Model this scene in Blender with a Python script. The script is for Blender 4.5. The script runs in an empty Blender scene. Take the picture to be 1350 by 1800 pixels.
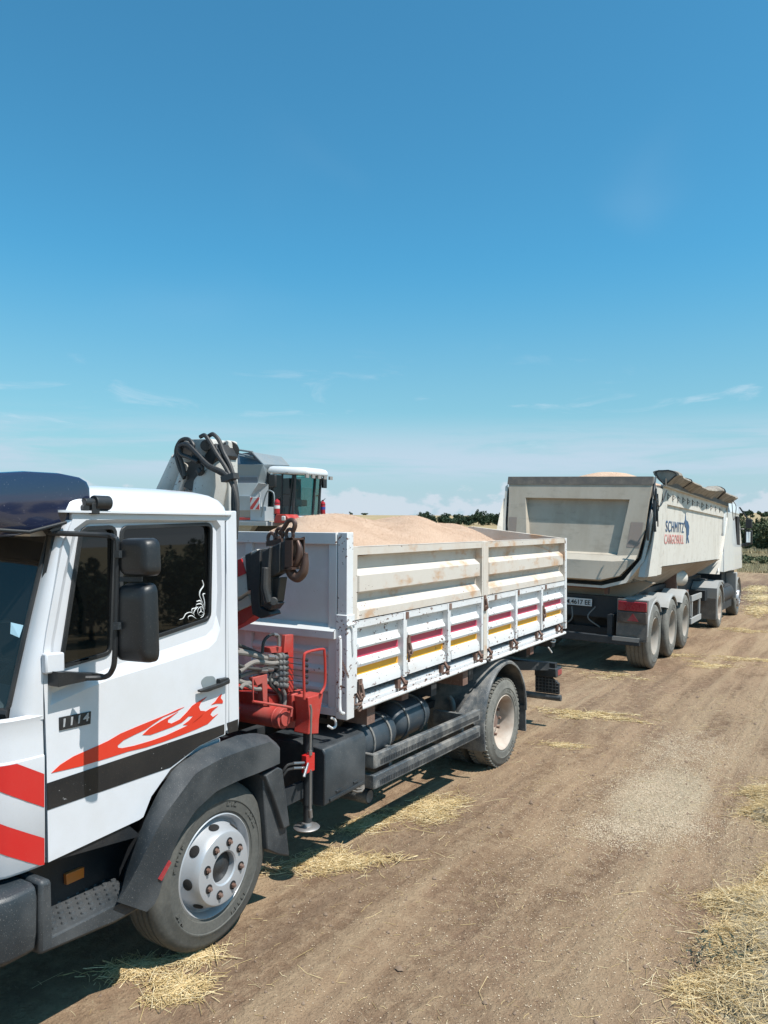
import bpy, bmesh, math, random
import numpy as np
from mathutils import Vector, Matrix, Euler
from mathutils.geometry import tessellate_polygon
random.seed(7); rng = np.random.default_rng(7)
PI = math.pi; R = math.radians
SC = bpy.context.scene

# ------------------------------------------------------------------ camera
F_PX = 1340.0; CX0 = 675.0; CY0 = 900.0          # focal length in photo pixels (photo 1350 x 1800)
YAW = R(31.3); PITCH = math.atan(21/1340); ROLL = 0.005
CAM = Vector((2.77, -2.89, 2.19))
fwv = Vector((-math.sin(YAW), math.cos(YAW), 0)); rtv = Vector((math.cos(YAW), math.sin(YAW), 0)); upv = Vector((0, 0, 1))
FV = fwv*math.cos(PITCH) + upv*math.sin(PITCH); UV = -fwv*math.sin(PITCH) + upv*math.cos(PITCH)
RV = rtv*math.cos(ROLL) + UV*math.sin(ROLL); UV = -rtv*math.sin(ROLL) + UV*math.cos(ROLL)
cam = bpy.data.cameras.new('camera'); camo = bpy.data.objects.new('camera', cam); SC.collection.objects.link(camo)
cam.sensor_fit = 'HORIZONTAL'; cam.sensor_width = 36; cam.lens = 36*F_PX/1350
cam.clip_start = 0.05; cam.clip_end = 12000
m = Matrix((RV, UV, -FV)).transposed().to_4x4(); m.translation = CAM; camo.matrix_world = m
SC.camera = camo
SC.render.resolution_x = 768; SC.render.resolution_y = 1024

# ------------------------------------------------------------------ sun, sky, exposure
SUN = Vector((0.58, -0.01, 1.0)).normalized()
sl = bpy.data.lights.new('sun', 'SUN'); sl.energy = 4.9; sl.angle = R(0.53); sl.color = (1.0, 0.955, 0.89)
so = bpy.data.objects.new('sun', sl); SC.collection.objects.link(so)
so.rotation_euler = SUN.to_track_quat('Z', 'Y').to_euler(); so.location = (20, -5, 40)
SC.view_settings.view_transform = 'Standard'; SC.view_settings.look = 'None'; SC.view_settings.gamma = 1
SC.view_settings.exposure = 0.36
W = bpy.data.worlds.new('World'); SC.world = W; W.use_nodes = True
wn = W.node_tree.nodes; wl = W.node_tree.links; wn.clear()
def N(nt, t, **kw):
    n = nt.nodes.new(t)
    for k, v in kw.items():
        if k.startswith('i_'): n.inputs[k[2:].replace('_', ' ')].default_value = v
        else: setattr(n, k, v)
    return n
def lk(nt, a, b): nt.links.new(a, b)
def mth(nt, op, a, b=None, c=None, clamp=False):
    n = nt.nodes.new('ShaderNodeMath'); n.operation = op; n.use_clamp = clamp
    for i, v in enumerate((a, b, c)):
        if v is None: continue
        if isinstance(v, (int, float)): n.inputs[i].default_value = v
        else: nt.links.new(v, n.inputs[i])
    return n.outputs[0]
def maprange(nt, v, a, b, c=0.0, d=1.0, smooth=True):
    n = nt.nodes.new('ShaderNodeMapRange'); n.interpolation_type = 'SMOOTHSTEP' if smooth else 'LINEAR'
    nt.links.new(v, n.inputs[0])
    for i, x in enumerate((a, b, c, d)): n.inputs[i+1].default_value = x
    return n.outputs[0]
def mixc(nt, f, a, b, blend='MIX'):
    n = nt.nodes.new('ShaderNodeMix'); n.data_type = 'RGBA'; n.blend_type = blend
    if isinstance(f, (int, float)): n.inputs[0].default_value = f
    else: nt.links.new(f, n.inputs[0])
    for i, v in ((6, a), (7, b)):
        if isinstance(v, tuple): n.inputs[i].default_value = (v+(1,))[:4]
        else: nt.links.new(v, n.inputs[i])
    return n.outputs[2]
wt = W.node_tree
sky = N(wt, 'ShaderNodeTexSky', sky_type='NISHITA', sun_disc=False, sun_elevation=math.asin(SUN.z),
        sun_rotation=math.atan2(SUN.x, SUN.y), altitude=200, air_density=1.0, dust_density=0.6, ozone_density=1.6)
tc = N(wt, 'ShaderNodeTexCoord')
sepw = N(wt, 'ShaderNodeSeparateXYZ'); lk(wt, tc.outputs['Generated'], sepw.inputs[0])
vx, vy, vz = sepw.outputs
az = mth(wt, 'ARCTAN2', vx, vy)                      # azimuth and height of the viewing direction
def wnoise(sx, sz, scale, detail, off=0.0, rough=0.55, dist=0.0):
    cmb = N(wt, 'ShaderNodeCombineXYZ'); lk(wt, mth(wt, 'MULTIPLY', az, sx), cmb.inputs[0])
    lk(wt, mth(wt, 'MULTIPLY', vz, sz), cmb.inputs[1]); cmb.inputs[2].default_value = off
    n = N(wt, 'ShaderNodeTexNoise'); lk(wt, cmb.outputs[0], n.inputs['Vector'])
    n.inputs['Scale'].default_value = scale; n.inputs['Detail'].default_value = detail
    n.inputs['Roughness'].default_value = rough; n.inputs['Distortion'].default_value = dist
    return n.outputs[0]
# cumulus row just above the horizon
cum = wnoise(1.0, 1.7, 17, 7, 3.1, 0.55)
cumh = mth(wt, 'SUBTRACT', maprange(wt, vz, 0.035, 0.072, 0, 0.24), maprange(wt, vz, 0.028, 0.046, 0.05, 0))
cumf = maprange(wt, mth(wt, 'SUBTRACT', cum, cumh), 0.45, 0.54)
cumf = mth(wt, 'MULTIPLY', mth(wt, 'MULTIPLY', cumf, 0.8), maprange(wt, vz, 0.10, 0.07))
# thin sheet and wisps
sheet = wnoise(0.9, 9.0, 3.2, 6, 8.4, 0.62, 0.3)
sheetm = mth(wt, 'MULTIPLY', maprange(wt, vz, 0.045, 0.075), maprange(wt, vz, 0.15, 0.08))
sheetf = mth(wt, 'MULTIPLY', mth(wt, 'MULTIPLY', maprange(wt, sheet, 0.31, 0.56), sheetm), 0.85)
wisp = wnoise(1.1, 4.5, 6.5, 7, 21.7, 0.6, 0.7)
wispm = mth(wt, 'MULTIPLY', maprange(wt, vz, 0.085, 0.11), maprange(wt, vz, 0.24, 0.14))
wispf = mth(wt, 'MULTIPLY', mth(wt, 'MULTIPLY', maprange(wt, wisp, 0.56, 0.74), wispm), 0.5)
puff = wnoise(1.0, 1.4, 1.9, 3, 5.2, 0.5, 0.4)
puffm = mth(wt, 'MULTIPLY', maprange(wt, vz, 0.22, 0.30), maprange(wt, vz, 0.5, 0.38))
pufff = mth(wt, 'MULTIPLY', mth(wt, 'MULTIPLY', maprange(wt, puff, 0.55, 0.85), puffm), 0.25)
skc = mixc(wt, 1.0, sky.outputs[0], (0.36, 0.97, 1.04), 'MULTIPLY')
hor = maprange(wt, vz, 0.34, -0.02, 0, 0.66)
skc = mixc(wt, hor, skc, (2.6, 3.6, 4.55))
skc = mixc(wt, maprange(wt, vz, 0.36, 0.15), skc, mixc(wt, 1.0, skc, (1.0, 0.925, 0.86), 'MULTIPLY'))
skc = mixc(wt, maprange(wt, vz, 0.13, 0.0, 0, 0.85), skc, (3.1, 4.05, 4.75))
c1 = mixc(wt, sheetf, skc, (3.45, 4.3, 5.15))
c2 = mixc(wt, wispf, c1, (4.0, 4.9, 5.7))
c3 = mixc(wt, pufff, c2, (3.6, 4.6, 5.6))
c4 = mixc(wt, cumf, c3, (4.15, 4.65, 5.2))
bg = N(wt, 'ShaderNodeBackground'); bg.inputs['Strength'].default_value = 0.125
lk(wt, c4, bg.inputs[0]); wo = N(wt, 'ShaderNodeOutputWorld'); lk(wt, bg.outputs[0], wo.inputs[0])

# ------------------------------------------------------------------ photo measurements -> real planes
def ray(x, y): return FV + RV*((x-CX0)/F_PX) - UV*((y-CY0)/F_PX)
def AX(x, y, c=0.0):
    d = ray(x, y); return CAM + d*((c-CAM.x)/d.x)
def AY(x, y, c):
    d = ray(x, y); return CAM + d*((c-CAM.y)/d.y)
def AZ(x, y, c):
    d = ray(x, y); return CAM + d*((c-CAM.z)/d.z)
def YZ(pts, c=0.0): return [(lambda p: (p.y, p.z))(AX(x, y, c)) for x, y in pts]
def XZ(pts, c): return [(lambda p: (p.x, p.z))(AY(x, y, c)) for x, y in pts]

# ------------------------------------------------------------------ materials
def newmat(name):
    mt = bpy.data.materials.new(name); mt.use_nodes = True; nt = mt.node_tree
    b = nt.nodes['Principled BSDF']; return mt, nt, b
def noise(nt, vec, scale, detail=5, rough=0.55, dist=0.0):
    n = nt.nodes.new('ShaderNodeTexNoise'); n.inputs['Scale'].default_value = scale
    n.inputs['Detail'].default_value = detail; n.inputs['Roughness'].default_value = rough
    n.inputs['Distortion'].default_value = dist
    if vec is not None: nt.links.new(vec, n.inputs['Vector'])
    return n.outputs[0]
def objco(nt, scale=(1, 1, 1)):
    t = nt.nodes.new('ShaderNodeTexCoord'); mp = nt.nodes.new('ShaderNodeMapping')
    mp.inputs['Scale'].default_value = scale; nt.links.new(t.outputs['Object'], mp.inputs[0]); return mp.outputs[0]
def bump(nt, b, h, s=0.3, d=0.01):
    n = nt.nodes.new('ShaderNodeBump'); n.inputs['Strength'].default_value = s; n.inputs['Distance'].default_value = d
    nt.links.new(h, n.inputs['Height']); nt.links.new(n.outputs[0], b.inputs['Normal'])
ALB = 0.85       # all measured base colours are kept a little below the first estimate
def paint(name, col, rough=0.4, dust=0.25, dcol=(0.36, 0.28, 0.2), chips=0.0, ccol=(0.12, 0.05, 0.03), metal=0.0,
          coat=0.0, chipscale=45, dscale=2.5, bmp=0.12, streak=1.0, stain=0.0, scol=(0.45, 0.2, 0.07)):
    col = tuple(x*ALB for x in col); dcol = tuple(x*ALB for x in dcol); scol = tuple(x*ALB for x in scol)
    mt, nt, b = newmat(name); v = objco(nt)
    vs = objco(nt, (1, 1, 1/streak))
    n1 = noise(nt, vs, dscale, 8, 0.62)
    f = maprange(nt, n1, 0.38, 0.72, 0.0, dust)
    c = mixc(nt, f, tuple(col), dcol)
    n3 = noise(nt, v, 190, 2, 0.5)
    c = mixc(nt, mth(nt, 'MULTIPLY', maprange(nt, n3, 0.62, 0.74), min(1, dust*1.6)), c, tuple(min(1, x*1.25) for x in dcol))
    if stain:
        vv = objco(nt, (1, 1.2, 2.4)); n4 = noise(nt, vv, 3.2, 6, 0.6)
        c = mixc(nt, maprange(nt, n4, 0.52, 0.7, 0, stain), c, scol)
    if chips:
        n2 = noise(nt, objco(nt, (1, 0.55, 1)), chipscale, 4, 0.62); n5 = noise(nt, v, 3.3, 3)
        th = 0.74-chips*0.16
        ff = maprange(nt, mth(nt, 'ADD', n2, mth(nt, 'MULTIPLY', mth(nt, 'SUBTRACT', n5, 0.5), 0.35)), th, th+0.025)
        c = mixc(nt, ff, c, ccol)
    nt.links.new(c, b.inputs['Base Color'])
    r = mth(nt, 'ADD', rough, mth(nt, 'MULTIPLY', f, 0.9), clamp=True); nt.links.new(r, b.inputs['Roughness'])
    b.inputs['Metallic'].default_value = metal; b.inputs['Coat Weight'].default_value = coat
    b.inputs['Coat Roughness'].default_value = 0.06
    if bmp: bump(nt, b, n3, bmp, 0.002)
    return mt
M = {}
M['white'] = paint('cab white paint', (0.735, 0.75, 0.79), 0.28, 0.2, (0.5, 0.45, 0.38), coat=0.6, bmp=0.0)
M['white2'] = paint('plain white paint', (0.72, 0.74, 0.75), 0.45, 0.22, (0.42, 0.36, 0.3), chips=0.12)
M['bedwhite'] = paint('chipped white board paint', (0.78, 0.79, 0.80), 0.5, 0.3, (0.45, 0.36, 0.28), chips=0.68, chipscale=44)
M['bedcream'] = paint('stained cream board paint', (0.68, 0.625, 0.56), 0.55, 0.55, (0.54, 0.43, 0.33), chips=0.3, stain=0.75, scol=(0.55, 0.3, 0.14))
M['magenta'] = paint('faded red stripe paint', (0.58, 0.045, 0.10), 0.45, 0.15, chips=0.15)
M['yellow'] = paint('yellow stripe paint', (0.98, 0.46, 0.02), 0.45, 0.15, chips=0.15)
M['rust'] = paint('rusted iron', (0.17, 0.09, 0.065), 0.85, 0.6, (0.34, 0.26, 0.22), bmp=0.5)
M['redp'] = paint('crane red paint', (0.5, 0.035, 0.025), 0.42, 0.35, (0.38, 0.24, 0.2), chips=0.2)
M['chev_red'] = paint('reflective red', (0.62, 0.02, 0.02), 0.3, 0.05, coat=0.5, bmp=0)
M['flame'] = paint('flame red film', (0.72, 0.045, 0.02), 0.35, 0.02, bmp=0)
M['plastic'] = paint('dark grey plastic', (0.024, 0.032, 0.039), 0.45, 0.22, (0.26, 0.25, 0.24), bmp=0.35)
M['black'] = paint('black plastic', (0.015, 0.017, 0.02), 0.42, 0.12, (0.2, 0.18, 0.16))
M['stripe'] = paint('black stripe film', (0.012, 0.014, 0.018), 0.3, 0.05, chips=0.1, ccol=(0.6, 0.6, 0.6))
M['chassis'] = paint('dark chassis paint', (0.018, 0.024, 0.03), 0.6, 0.25, (0.15, 0.13, 0.11))
M['tank'] = paint('dusty blue grey tank paint', (0.03, 0.045, 0.06), 0.45, 0.3, (0.2, 0.19, 0.18))
M['greyp'] = paint('dusty grey steel', (0.06, 0.073, 0.085), 0.45, 0.75, (0.38, 0.35, 0.31), bmp=0.4, dscale=5)
M['silver'] = paint('silver wheel paint', (0.52, 0.54, 0.57), 0.38, 0.2, (0.35, 0.31, 0.27), metal=0.35)
M['rimcream'] = paint('cream rim paint', (0.58, 0.51, 0.44), 0.6, 0.8, (0.36, 0.26, 0.2), stain=.4, scol=(.3,.18,.12))
M['rimdust'] = paint('dusty grey rim', (0.36, 0.335, 0.3), 0.7, 0.7, (0.34, 0.28, 0.22))
M['steel'] = paint('bare steel', (0.4, 0.4, 0.41), 0.35, 0.3, metal=0.8)
M['hose'] = paint('black hose rubber', (0.02, 0.021, 0.023), 0.5, 0.3, (0.2, 0.18, 0.16))
M['greyhose'] = paint('dusty grey hose', (0.2, 0.19, 0.18), 0.6, 0.5, (0.32, 0.28, 0.24))
M['boomwhite'] = paint('worn white boom paint', (0.62, 0.61, 0.57), 0.5, 0.45, (0.34, 0.27, 0.2), chips=0.42)
M['grease'] = paint('greasy black iron', (0.022, 0.024, 0.027), 0.42, 0.3, (0.12, 0.1, 0.08), bmp=0.6)
M['hookiron'] = paint('brown hook iron', (0.12, 0.07, 0.055), 0.4, 0.3, (0.2, 0.14, 0.11), metal=0.4)
M['opening_shade'] = paint('painted opening shade', (0.008, 0.008, 0.009), 0.9, 0.05, bmp=0)  # near-black colour standing in for the shade inside openings
M['orange'] = paint('orange lens', (0.8, 0.2, 0.02), 0.25, 0.2, coat=0.5)
M['redlens'] = paint('red lens', (0.35, 0.02, 0.03), 0.25, 0.35, (0.3, 0.18, 0.16), coat=0.4)
M['smokelens'] = paint('smoked lens', (0.05, 0.04, 0.042), 0.3, 0.35)
M['greylens'] = paint('dusty lens', (0.3, 0.29, 0.28), 0.3, 0.4)
M['dirtywhite'] = paint('dusty trailer cream', (0.72, 0.685, 0.62), 0.6, 0.4, (0.46, 0.41, 0.33), streak=3, stain=0.3, scol=(0.36, 0.3, 0.24))
M['trailergrey'] = paint('dusty tailgate grey', (0.53, 0.47, 0.385), 0.65, 0.6, (0.40, 0.34, 0.27), streak=2.5, stain=0.3, scol=(0.27, 0.24, 0.2), chips=0.03)
M['patch'] = paint('brown patch paint', (0.33, 0.27, 0.235), 0.7, 0.3)
M['railgrey'] = paint('worn rail grey', (0.13, 0.12, 0.11), 0.8, 0.5, (0.3, 0.26, 0.22), bmp=0.5, dscale=8)
M['brownpaint'] = paint('mud stained belly', (0.36, 0.3, 0.235), 0.7, 0.5, (0.3, 0.24, 0.18), streak=0.4)
M['tarp'] = paint('pale canvas', (0.36, 0.32, 0.27), 0.85, 0.9, (0.15, 0.125, 0.10), bmp=0.6, dscale=4)
M['tractorwhite'] = paint('tractor white paint', (0.74, 0.77, 0.78), 0.35, 0.1, coat=0.4)
M['fendergrey'] = paint('dusty pale fender', (0.36, 0.37, 0.37), 0.6, 0.5, (0.4, 0.35, 0.29))
M['logoblue'] = paint('faded blue lettering', (0.015, 0.08, 0.19), 0.6, 0.3, (0.4, 0.4, 0.4), chips=0.2, ccol=(0.6, 0.6, 0.58), chipscale=18)
M['logored'] = paint('faded red lettering', (0.62, 0.22, 0.2), 0.6, 0.4, (0.6, 0.55, 0.5), chips=0.3, ccol=(0.62, 0.6, 0.56), chipscale=18)
M['harvgrey'] = paint('harvester light grey', (0.42, 0.45, 0.47), 0.45, 0.15)
M['harvwhite'] = paint('harvester white', (0.72, 0.74, 0.75), 0.4, 0.1)
M['harvdark'] = paint('harvester blue grey', (0.10, 0.13, 0.17), 0.5, 0.15)
M['harvmid'] = paint('harvester mid grey', (0.24, 0.28, 0.30), 0.5, 0.15)
M['harvtan'] = paint('harvester dusty tan', (0.36, 0.31, 0.26), 0.6, 0.5)
M['interior'] = paint('cab interior fabric', (0.05, 0.055, 0.07), 0.8, 0.1)
M['dash'] = paint('dashboard grey', (0.16, 0.18, 0.18), 0.7, 0.2)
M['sticker'] = paint('white sticker', (0.75, 0.76, 0.76), 0.5, 0.0, bmp=0)
M['bluesticker'] = paint('pale blue sticker', (0.35, 0.58, 0.72), 0.5, 0.1, bmp=0)
M['extred'] = paint('extinguisher red', (0.5, 0.02, 0.03), 0.3, 0.1)
M['extblue'] = paint('extinguisher label blue', (0.04, 0.06, 0.3), 0.4, 0.1)
M['bark'] = paint('bark', (0.09, 0.07, 0.05), 0.9, 0.3)
def mat_tyre(name, dust):
    mt, nt, b = newmat(name); v = objco(nt)
    n1 = noise(nt, v, 4, 7, 0.6); n2 = noise(nt, v, 60, 3)
    f = maprange(nt, mth(nt, 'ADD', mth(nt, 'MULTIPLY', n1, 0.7), mth(nt, 'MULTIPLY', n2, 0.3)), 0.35, 0.65, dust*0.45, dust)
    nt.links.new(mixc(nt, f, (0.032, 0.034, 0.033), (0.25, 0.24, 0.21)), b.inputs['Base Color'])
    b.inputs['Roughness'].default_value = 0.8; bump(nt, b, n2, 0.3, 0.003); return mt
M['tyre'] = mat_tyre('tyre rubber', 0.35); M['tyredusty'] = mat_tyre('dusty tyre rubber', 0.75)
def mat_glass(name, tint, refl=1.0, rough=0.02, opac=0.35):
    mt, nt, b = newmat(name); nt.nodes.remove(b)
    tr = nt.nodes.new('ShaderNodeBsdfTransparent'); tr.inputs[0].default_value = tint+(1,)
    gl = nt.nodes.new('ShaderNodeBsdfGlossy'); gl.inputs['Roughness'].default_value = rough; gl.inputs[0].default_value = (refl, refl, refl, 1)
    df = nt.nodes.new('ShaderNodeBsdfDiffuse'); df.inputs[0].default_value = (0.12, 0.13, 0.13, 1)
    lw = nt.nodes.new('ShaderNodeLayerWeight'); lw.inputs[0].default_value = 0.5
    fr = mth(nt, 'ADD', mth(nt, 'MULTIPLY', mth(nt, 'POWER', lw.outputs['Facing'], 5.0), 0.9), 0.05)
    mx0 = nt.nodes.new('ShaderNodeMixShader'); mx0.inputs[0].default_value = opac*0.2
    nt.links.new(tr.outputs[0], mx0.inputs[1]); nt.links.new(df.outputs[0], mx0.inputs[2])
    mx = nt.nodes.new('ShaderNodeMixShader'); nt.links.new(fr, mx.inputs[0])
    nt.links.new(mx0.outputs[0], mx.inputs[1]); nt.links.new(gl.outputs[0], mx.inputs[2])
    nt.links.new(mx.outputs[0], nt.nodes['Material Output'].inputs[0]); return mt
M['glass'] = mat_glass('tinted side glass', (0.10, 0.12, 0.12), opac=0.15)
M['wglass'] = mat_glass('windscreen glass', (0.5, 0.58, 0.62))
M['tealglass'] = mat_glass('teal harvester glass', (0.42, 0.95, 0.88), opac=0.5)
M['darkglass'] = mat_glass('dark harvester glass', (0.2, 0.32, 0.34), opac=0.2)
mt, nt, b = newmat('smoked blue acrylic'); M['visor'] = mt
b.inputs['Base Color'].default_value = (0.018, 0.024, 0.055, 1); b.inputs['Roughness'].default_value = 0.1
b.inputs['Coat Weight'].default_value = 1; b.inputs['Coat Roughness'].default_value = 0.08
v = objco(nt); n1 = noise(nt, v, 9, 7, 0.65); nt.links.new(maprange(nt, n1, 0.4, 0.8, 0.05, 0.22), b.inputs['Roughness'])
nt.links.new(mixc(nt, maprange(nt, noise(nt, v, 130, 3), 0.68, 0.74, 0, 0.4), (0.018, 0.024, 0.055), (0.3, 0.3, 0.34)), b.inputs['Base Color'])
mt, nt, b = newmat('mirror glass'); M['mirror'] = mt
b.inputs['Metallic'].default_value = 1; b.inputs['Roughness'].default_value = 0.03; b.inputs['Base Color'].default_value = (0.8, 0.85, 0.88, 1)
mt, nt, b = newmat('wheat grain'); M['grain'] = mt
v = objco(nt); n1 = noise(nt, v, 2.2, 6); n2 = noise(nt, v, 95, 3, 0.7); n3 = noise(nt, v, 260, 2, 0.7)
c = mixc(nt, maprange(nt, n1, .35, .65), (0.616, 0.402, 0.270), (0.725, 0.501, 0.352)); c = mixc(nt, maprange(nt, n2, 0.4, 0.62, 0, 0.35), c, (0.417, 0.242, 0.145))
c = mixc(nt, maprange(nt, n3, 0.56, 0.66, 0, 0.6), c, (0.797, 0.639, 0.480)); nt.links.new(c, b.inputs['Base Color'])
b.inputs['Roughness'].default_value = 0.8; bump(nt, b, mth(nt, 'ADD', n2, n3), 0.9, 0.012)
def mat_var(name, c1, c2, c3, rough=0.7, trans=0.0):   # colour varies from stalk to stalk / leaf to leaf
    mt, nt, b = newmat(name); g = nt.nodes.new('ShaderNodeNewGeometry')
    cr = nt.nodes.new('ShaderNodeValToRGB'); nt.links.new(g.outputs['Random Per Island'], cr.inputs[0])
    c1, c2, c3 = (tuple(x*ALB for x in c_) for c_ in (c1, c2, c3)); cr.color_ramp.elements[0].color = c1+(1,); cr.color_ramp.elements[1].color = c3+(1,)
    e = cr.color_ramp.elements.new(0.5); e.color = c2+(1,)
    nt.links.new(cr.outputs[0], b.inputs['Base Color']); b.inputs['Roughness'].default_value = rough
    b.inputs['Specular IOR Level'].default_value = 0.25
    return mt
M['straw'] = mat_var('straw', (0.48, 0.34, 0.15), (0.80, 0.60, 0.31), (0.95, 0.80, 0.52), 0.5)
M['strawgreen'] = mat_var('pale chaff', (0.25, 0.24, 0.12), (0.46, 0.43, 0.24), (0.7, 0.66, 0.45), 0.7)
M['flake'] = mat_var('spilled grain', (0.52, 0.39, 0.26), (0.66, 0.52, 0.37), (0.80, 0.68, 0.51), 0.8)
M['kernel'] = mat_var('wheat kernels', (0.70, 0.46, 0.31), (0.82, 0.575, 0.41), (0.94, 0.72, 0.53), 0.7)
M['leaf'] = mat_var('tree foliage', (0.028, 0.052, 0.032), (0.045, 0.078, 0.045), (0.075, 0.11, 0.06), 0.8)
M['leaf2'] = mat_var('hedge foliage', (0.055, 0.082, 0.042), (0.10, 0.13, 0.068), (0.17, 0.18, 0.10), 0.8)
M['drygrass'] = mat_var('dry grass', (0.40, 0.32, 0.19), (0.56, 0.46, 0.29), (0.42, 0.39, 0.22), 0.8)
M['weed'] = mat_var('weed leaves', (0.02, 0.03, 0.018), (0.05, 0.065, 0.045), (0.12, 0.13, 0.1), 0.7)

# ------------------------------------------------------------------ mesh helpers
ORG = {}
class MB:
    def __init__(s): s.v = []; s.f = []; s.m = []
    def add(s, vs, fs, mi=0):
        o = len(s.v); s.v += [tuple(p) for p in vs]
        for f in fs: s.f.append(tuple(i+o for i in f)); s.m.append(mi)
        return s
    def box(s, x0, x1, y0, y1, z0, z1, mi=0):
        vs = [(x, y, z) for z in (z0, z1) for y in (y0, y1) for x in (x0, x1)]
        return s.add(vs, [(0, 2, 3, 1), (4, 5, 7, 6), (0, 1, 5, 4), (2, 6, 7, 3), (0, 4, 6, 2), (1, 3, 7, 5)], mi)
    def bar(s, a, b, w, h, mi=0, up=(0, 0, 1)):      # box beam from a to b
        a = Vector(a); b = Vector(b); d = (b-a).normalized(); u = Vector(up)
        if abs(d.dot(u)) > 0.98: u = Vector((0, 1, 0))
        sx = d.cross(u).normalized(); uu = sx.cross(d).normalized()
        vs = [p+sx*i*w/2+uu*j*h/2 for p in (a, b) for i, j in ((-1, -1), (1, -1), (1, 1), (-1, 1))]
        return s.add(vs, [(0, 1, 2, 3), (4, 7, 6, 5), (0, 4, 5, 1), (1, 5, 6, 2), (2, 6, 7, 3), (3, 7, 4, 0)], mi)
    def cyl(s, a, b, r0, r1=None, n=20, mi=0, cap=True):
        return s.tube([a, b], [r0, r0 if r1 is None else r1], n, mi, cap)
    def tube(s, path, r, n=10, mi=0, cap=True):
        path = [Vector(p) for p in path]; k = len(path)
        rs = r if isinstance(r, (list, tuple)) else [r]*k
        vs = []; ref = None
        for i, p in enumerate(path):
            d = (path[min(i+1, k-1)]-path[max(i-1, 0)]).normalized()
            if ref is None:
                ref = Vector((0, 0, 1)) if abs(d.z) < 0.9 else Vector((1, 0, 0))
                ref = (ref-d*ref.dot(d)).normalized()
            else:
                ref = (ref-d*ref.dot(d))
                ref = ref.normalized() if ref.length > 1e-6 else Vector((1, 0, 0))
            bb = d.cross(ref)
            for j in range(n):
                a = 2*PI*j/n; vs.append(p+(ref*math.cos(a)+bb*math.sin(a))*rs[i])
        fs = [(i*n+j, i*n+(j+1) % n, (i+1)*n+(j+1) % n, (i+1)*n+j) for i in range(k-1) for j in range(n)]
        if cap: fs += [tuple(range(n))[::-1], tuple((k-1)*n+j for j in range(n))]
        return s.add(vs, fs, mi)
    def lathe(s, prof, c, axis='x', n=48, mi=0, skip=None, mats=None):   # prof: (r, offset along axis)
        vs = []; k = len(prof); c = Vector(c)
        for r, h in prof:
            for j in range(n):
                a = 2*PI*j/n; ca, sa = math.cos(a)*r, math.sin(a)*r
                vs.append(c+(Vector((h, ca, sa)) if axis == 'x' else Vector((ca, h, sa)) if axis == 'y' else Vector((ca, sa, h))))
        o = len(s.v); s.v += [tuple(p) for p in vs]
        for i in range(k-1):
            for j in range(n):
                if skip and skip(i, 2*PI*(j+0.5)/n): continue
                s.f.append((o+i*n+j, o+i*n+(j+1) % n, o+(i+1)*n+(j+1) % n, o+(i+1)*n+j)); s.m.append(mats[i] if mats else mi)
        return s
    def prism(s, poly, lo, hi, axis='x', mi=0, holes=()):   # closed outline given in the other two axes
        def mk(p, h): return (h, p[0], p[1]) if axis == 'x' else (p[0], h, p[1]) if axis == 'y' else (p[0], p[1], h)
        loops = [list(poly)]+[list(h) for h in holes]
        tri = tessellate_polygon([[Vector((p[0], p[1], 0)) for p in l] for l in loops])
        allp = [p for l in loops for p in l]; n = len(allp)
        vs = [mk(p, lo) for p in allp]+[mk(p, hi) for p in allp]
        fs = [t for t in tri]+[tuple(i+n for i in t[::-1]) for t in tri]
        o = 0
        for l in loops:
            k = len(l); fs += [(o+i, o+(i+1) % k, n+o+(i+1) % k, n+o+i) for i in range(k)]; o += k
        return s.add(vs, fs, mi)
    def loft(s, rows, mi=0, closed=False, mats=None):
        k = len(rows[0]); vs = [p for r in rows for p in r]; o = len(s.v); s.v += [tuple(p) for p in vs]
        for i in range(len(rows)-1):
            for j in range(k if closed else k-1):
                s.f.append((o+i*k+j, o+i*k+(j+1) % k, o+(i+1)*k+(j+1) % k, o+(i+1)*k+j)); s.m.append(mats(i, j) if mats else mi)
        return s
    def split(s, name, mats, parent=None, gap=.004, **kw):      # one object per separate piece
        n = len(s.v); par = list(range(n))
        def fd(a):
            while par[a] != a: par[a] = par[par[a]]; a = par[a]
            return a
        for f in s.f:
            for i in f[1:]: par[fd(i)] = fd(f[0])
        root = [fd(i) for i in range(n)]; bb = {}
        for i, k in enumerate(root):
            b_ = bb.setdefault(k, [list(s.v[i]), list(s.v[i])])
            for a in range(3): b_[0][a] = min(b_[0][a], s.v[i][a]-gap/2); b_[1][a] = max(b_[1][a], s.v[i][a]+gap/2)
        ks = list(bb); grp = {k: k for k in ks}
        def fg(k):
            while grp[k] != k: k = grp[k]
            return k
        for i, a in enumerate(ks):
            for b_ in ks[i+1:]:
                if all(bb[a][0][t] <= bb[b_][1][t] and bb[b_][0][t] <= bb[a][1][t] for t in range(3)): grp[fg(a)] = fg(b_)
        outs = {}
        for f, m_i in zip(s.f, s.m):
            g = fg(root[f[0]]); q = outs.setdefault(g, (MB(), {})); ids = []
            for i in f:
                if i not in q[1]: q[1][i] = len(q[0].v); q[0].v.append(s.v[i])
                ids.append(q[1][i])
            q[0].f.append(tuple(ids)); q[0].m.append(m_i)
        return [q[0].build(name, mats, parent, **kw) for q in outs.values()]
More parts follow.
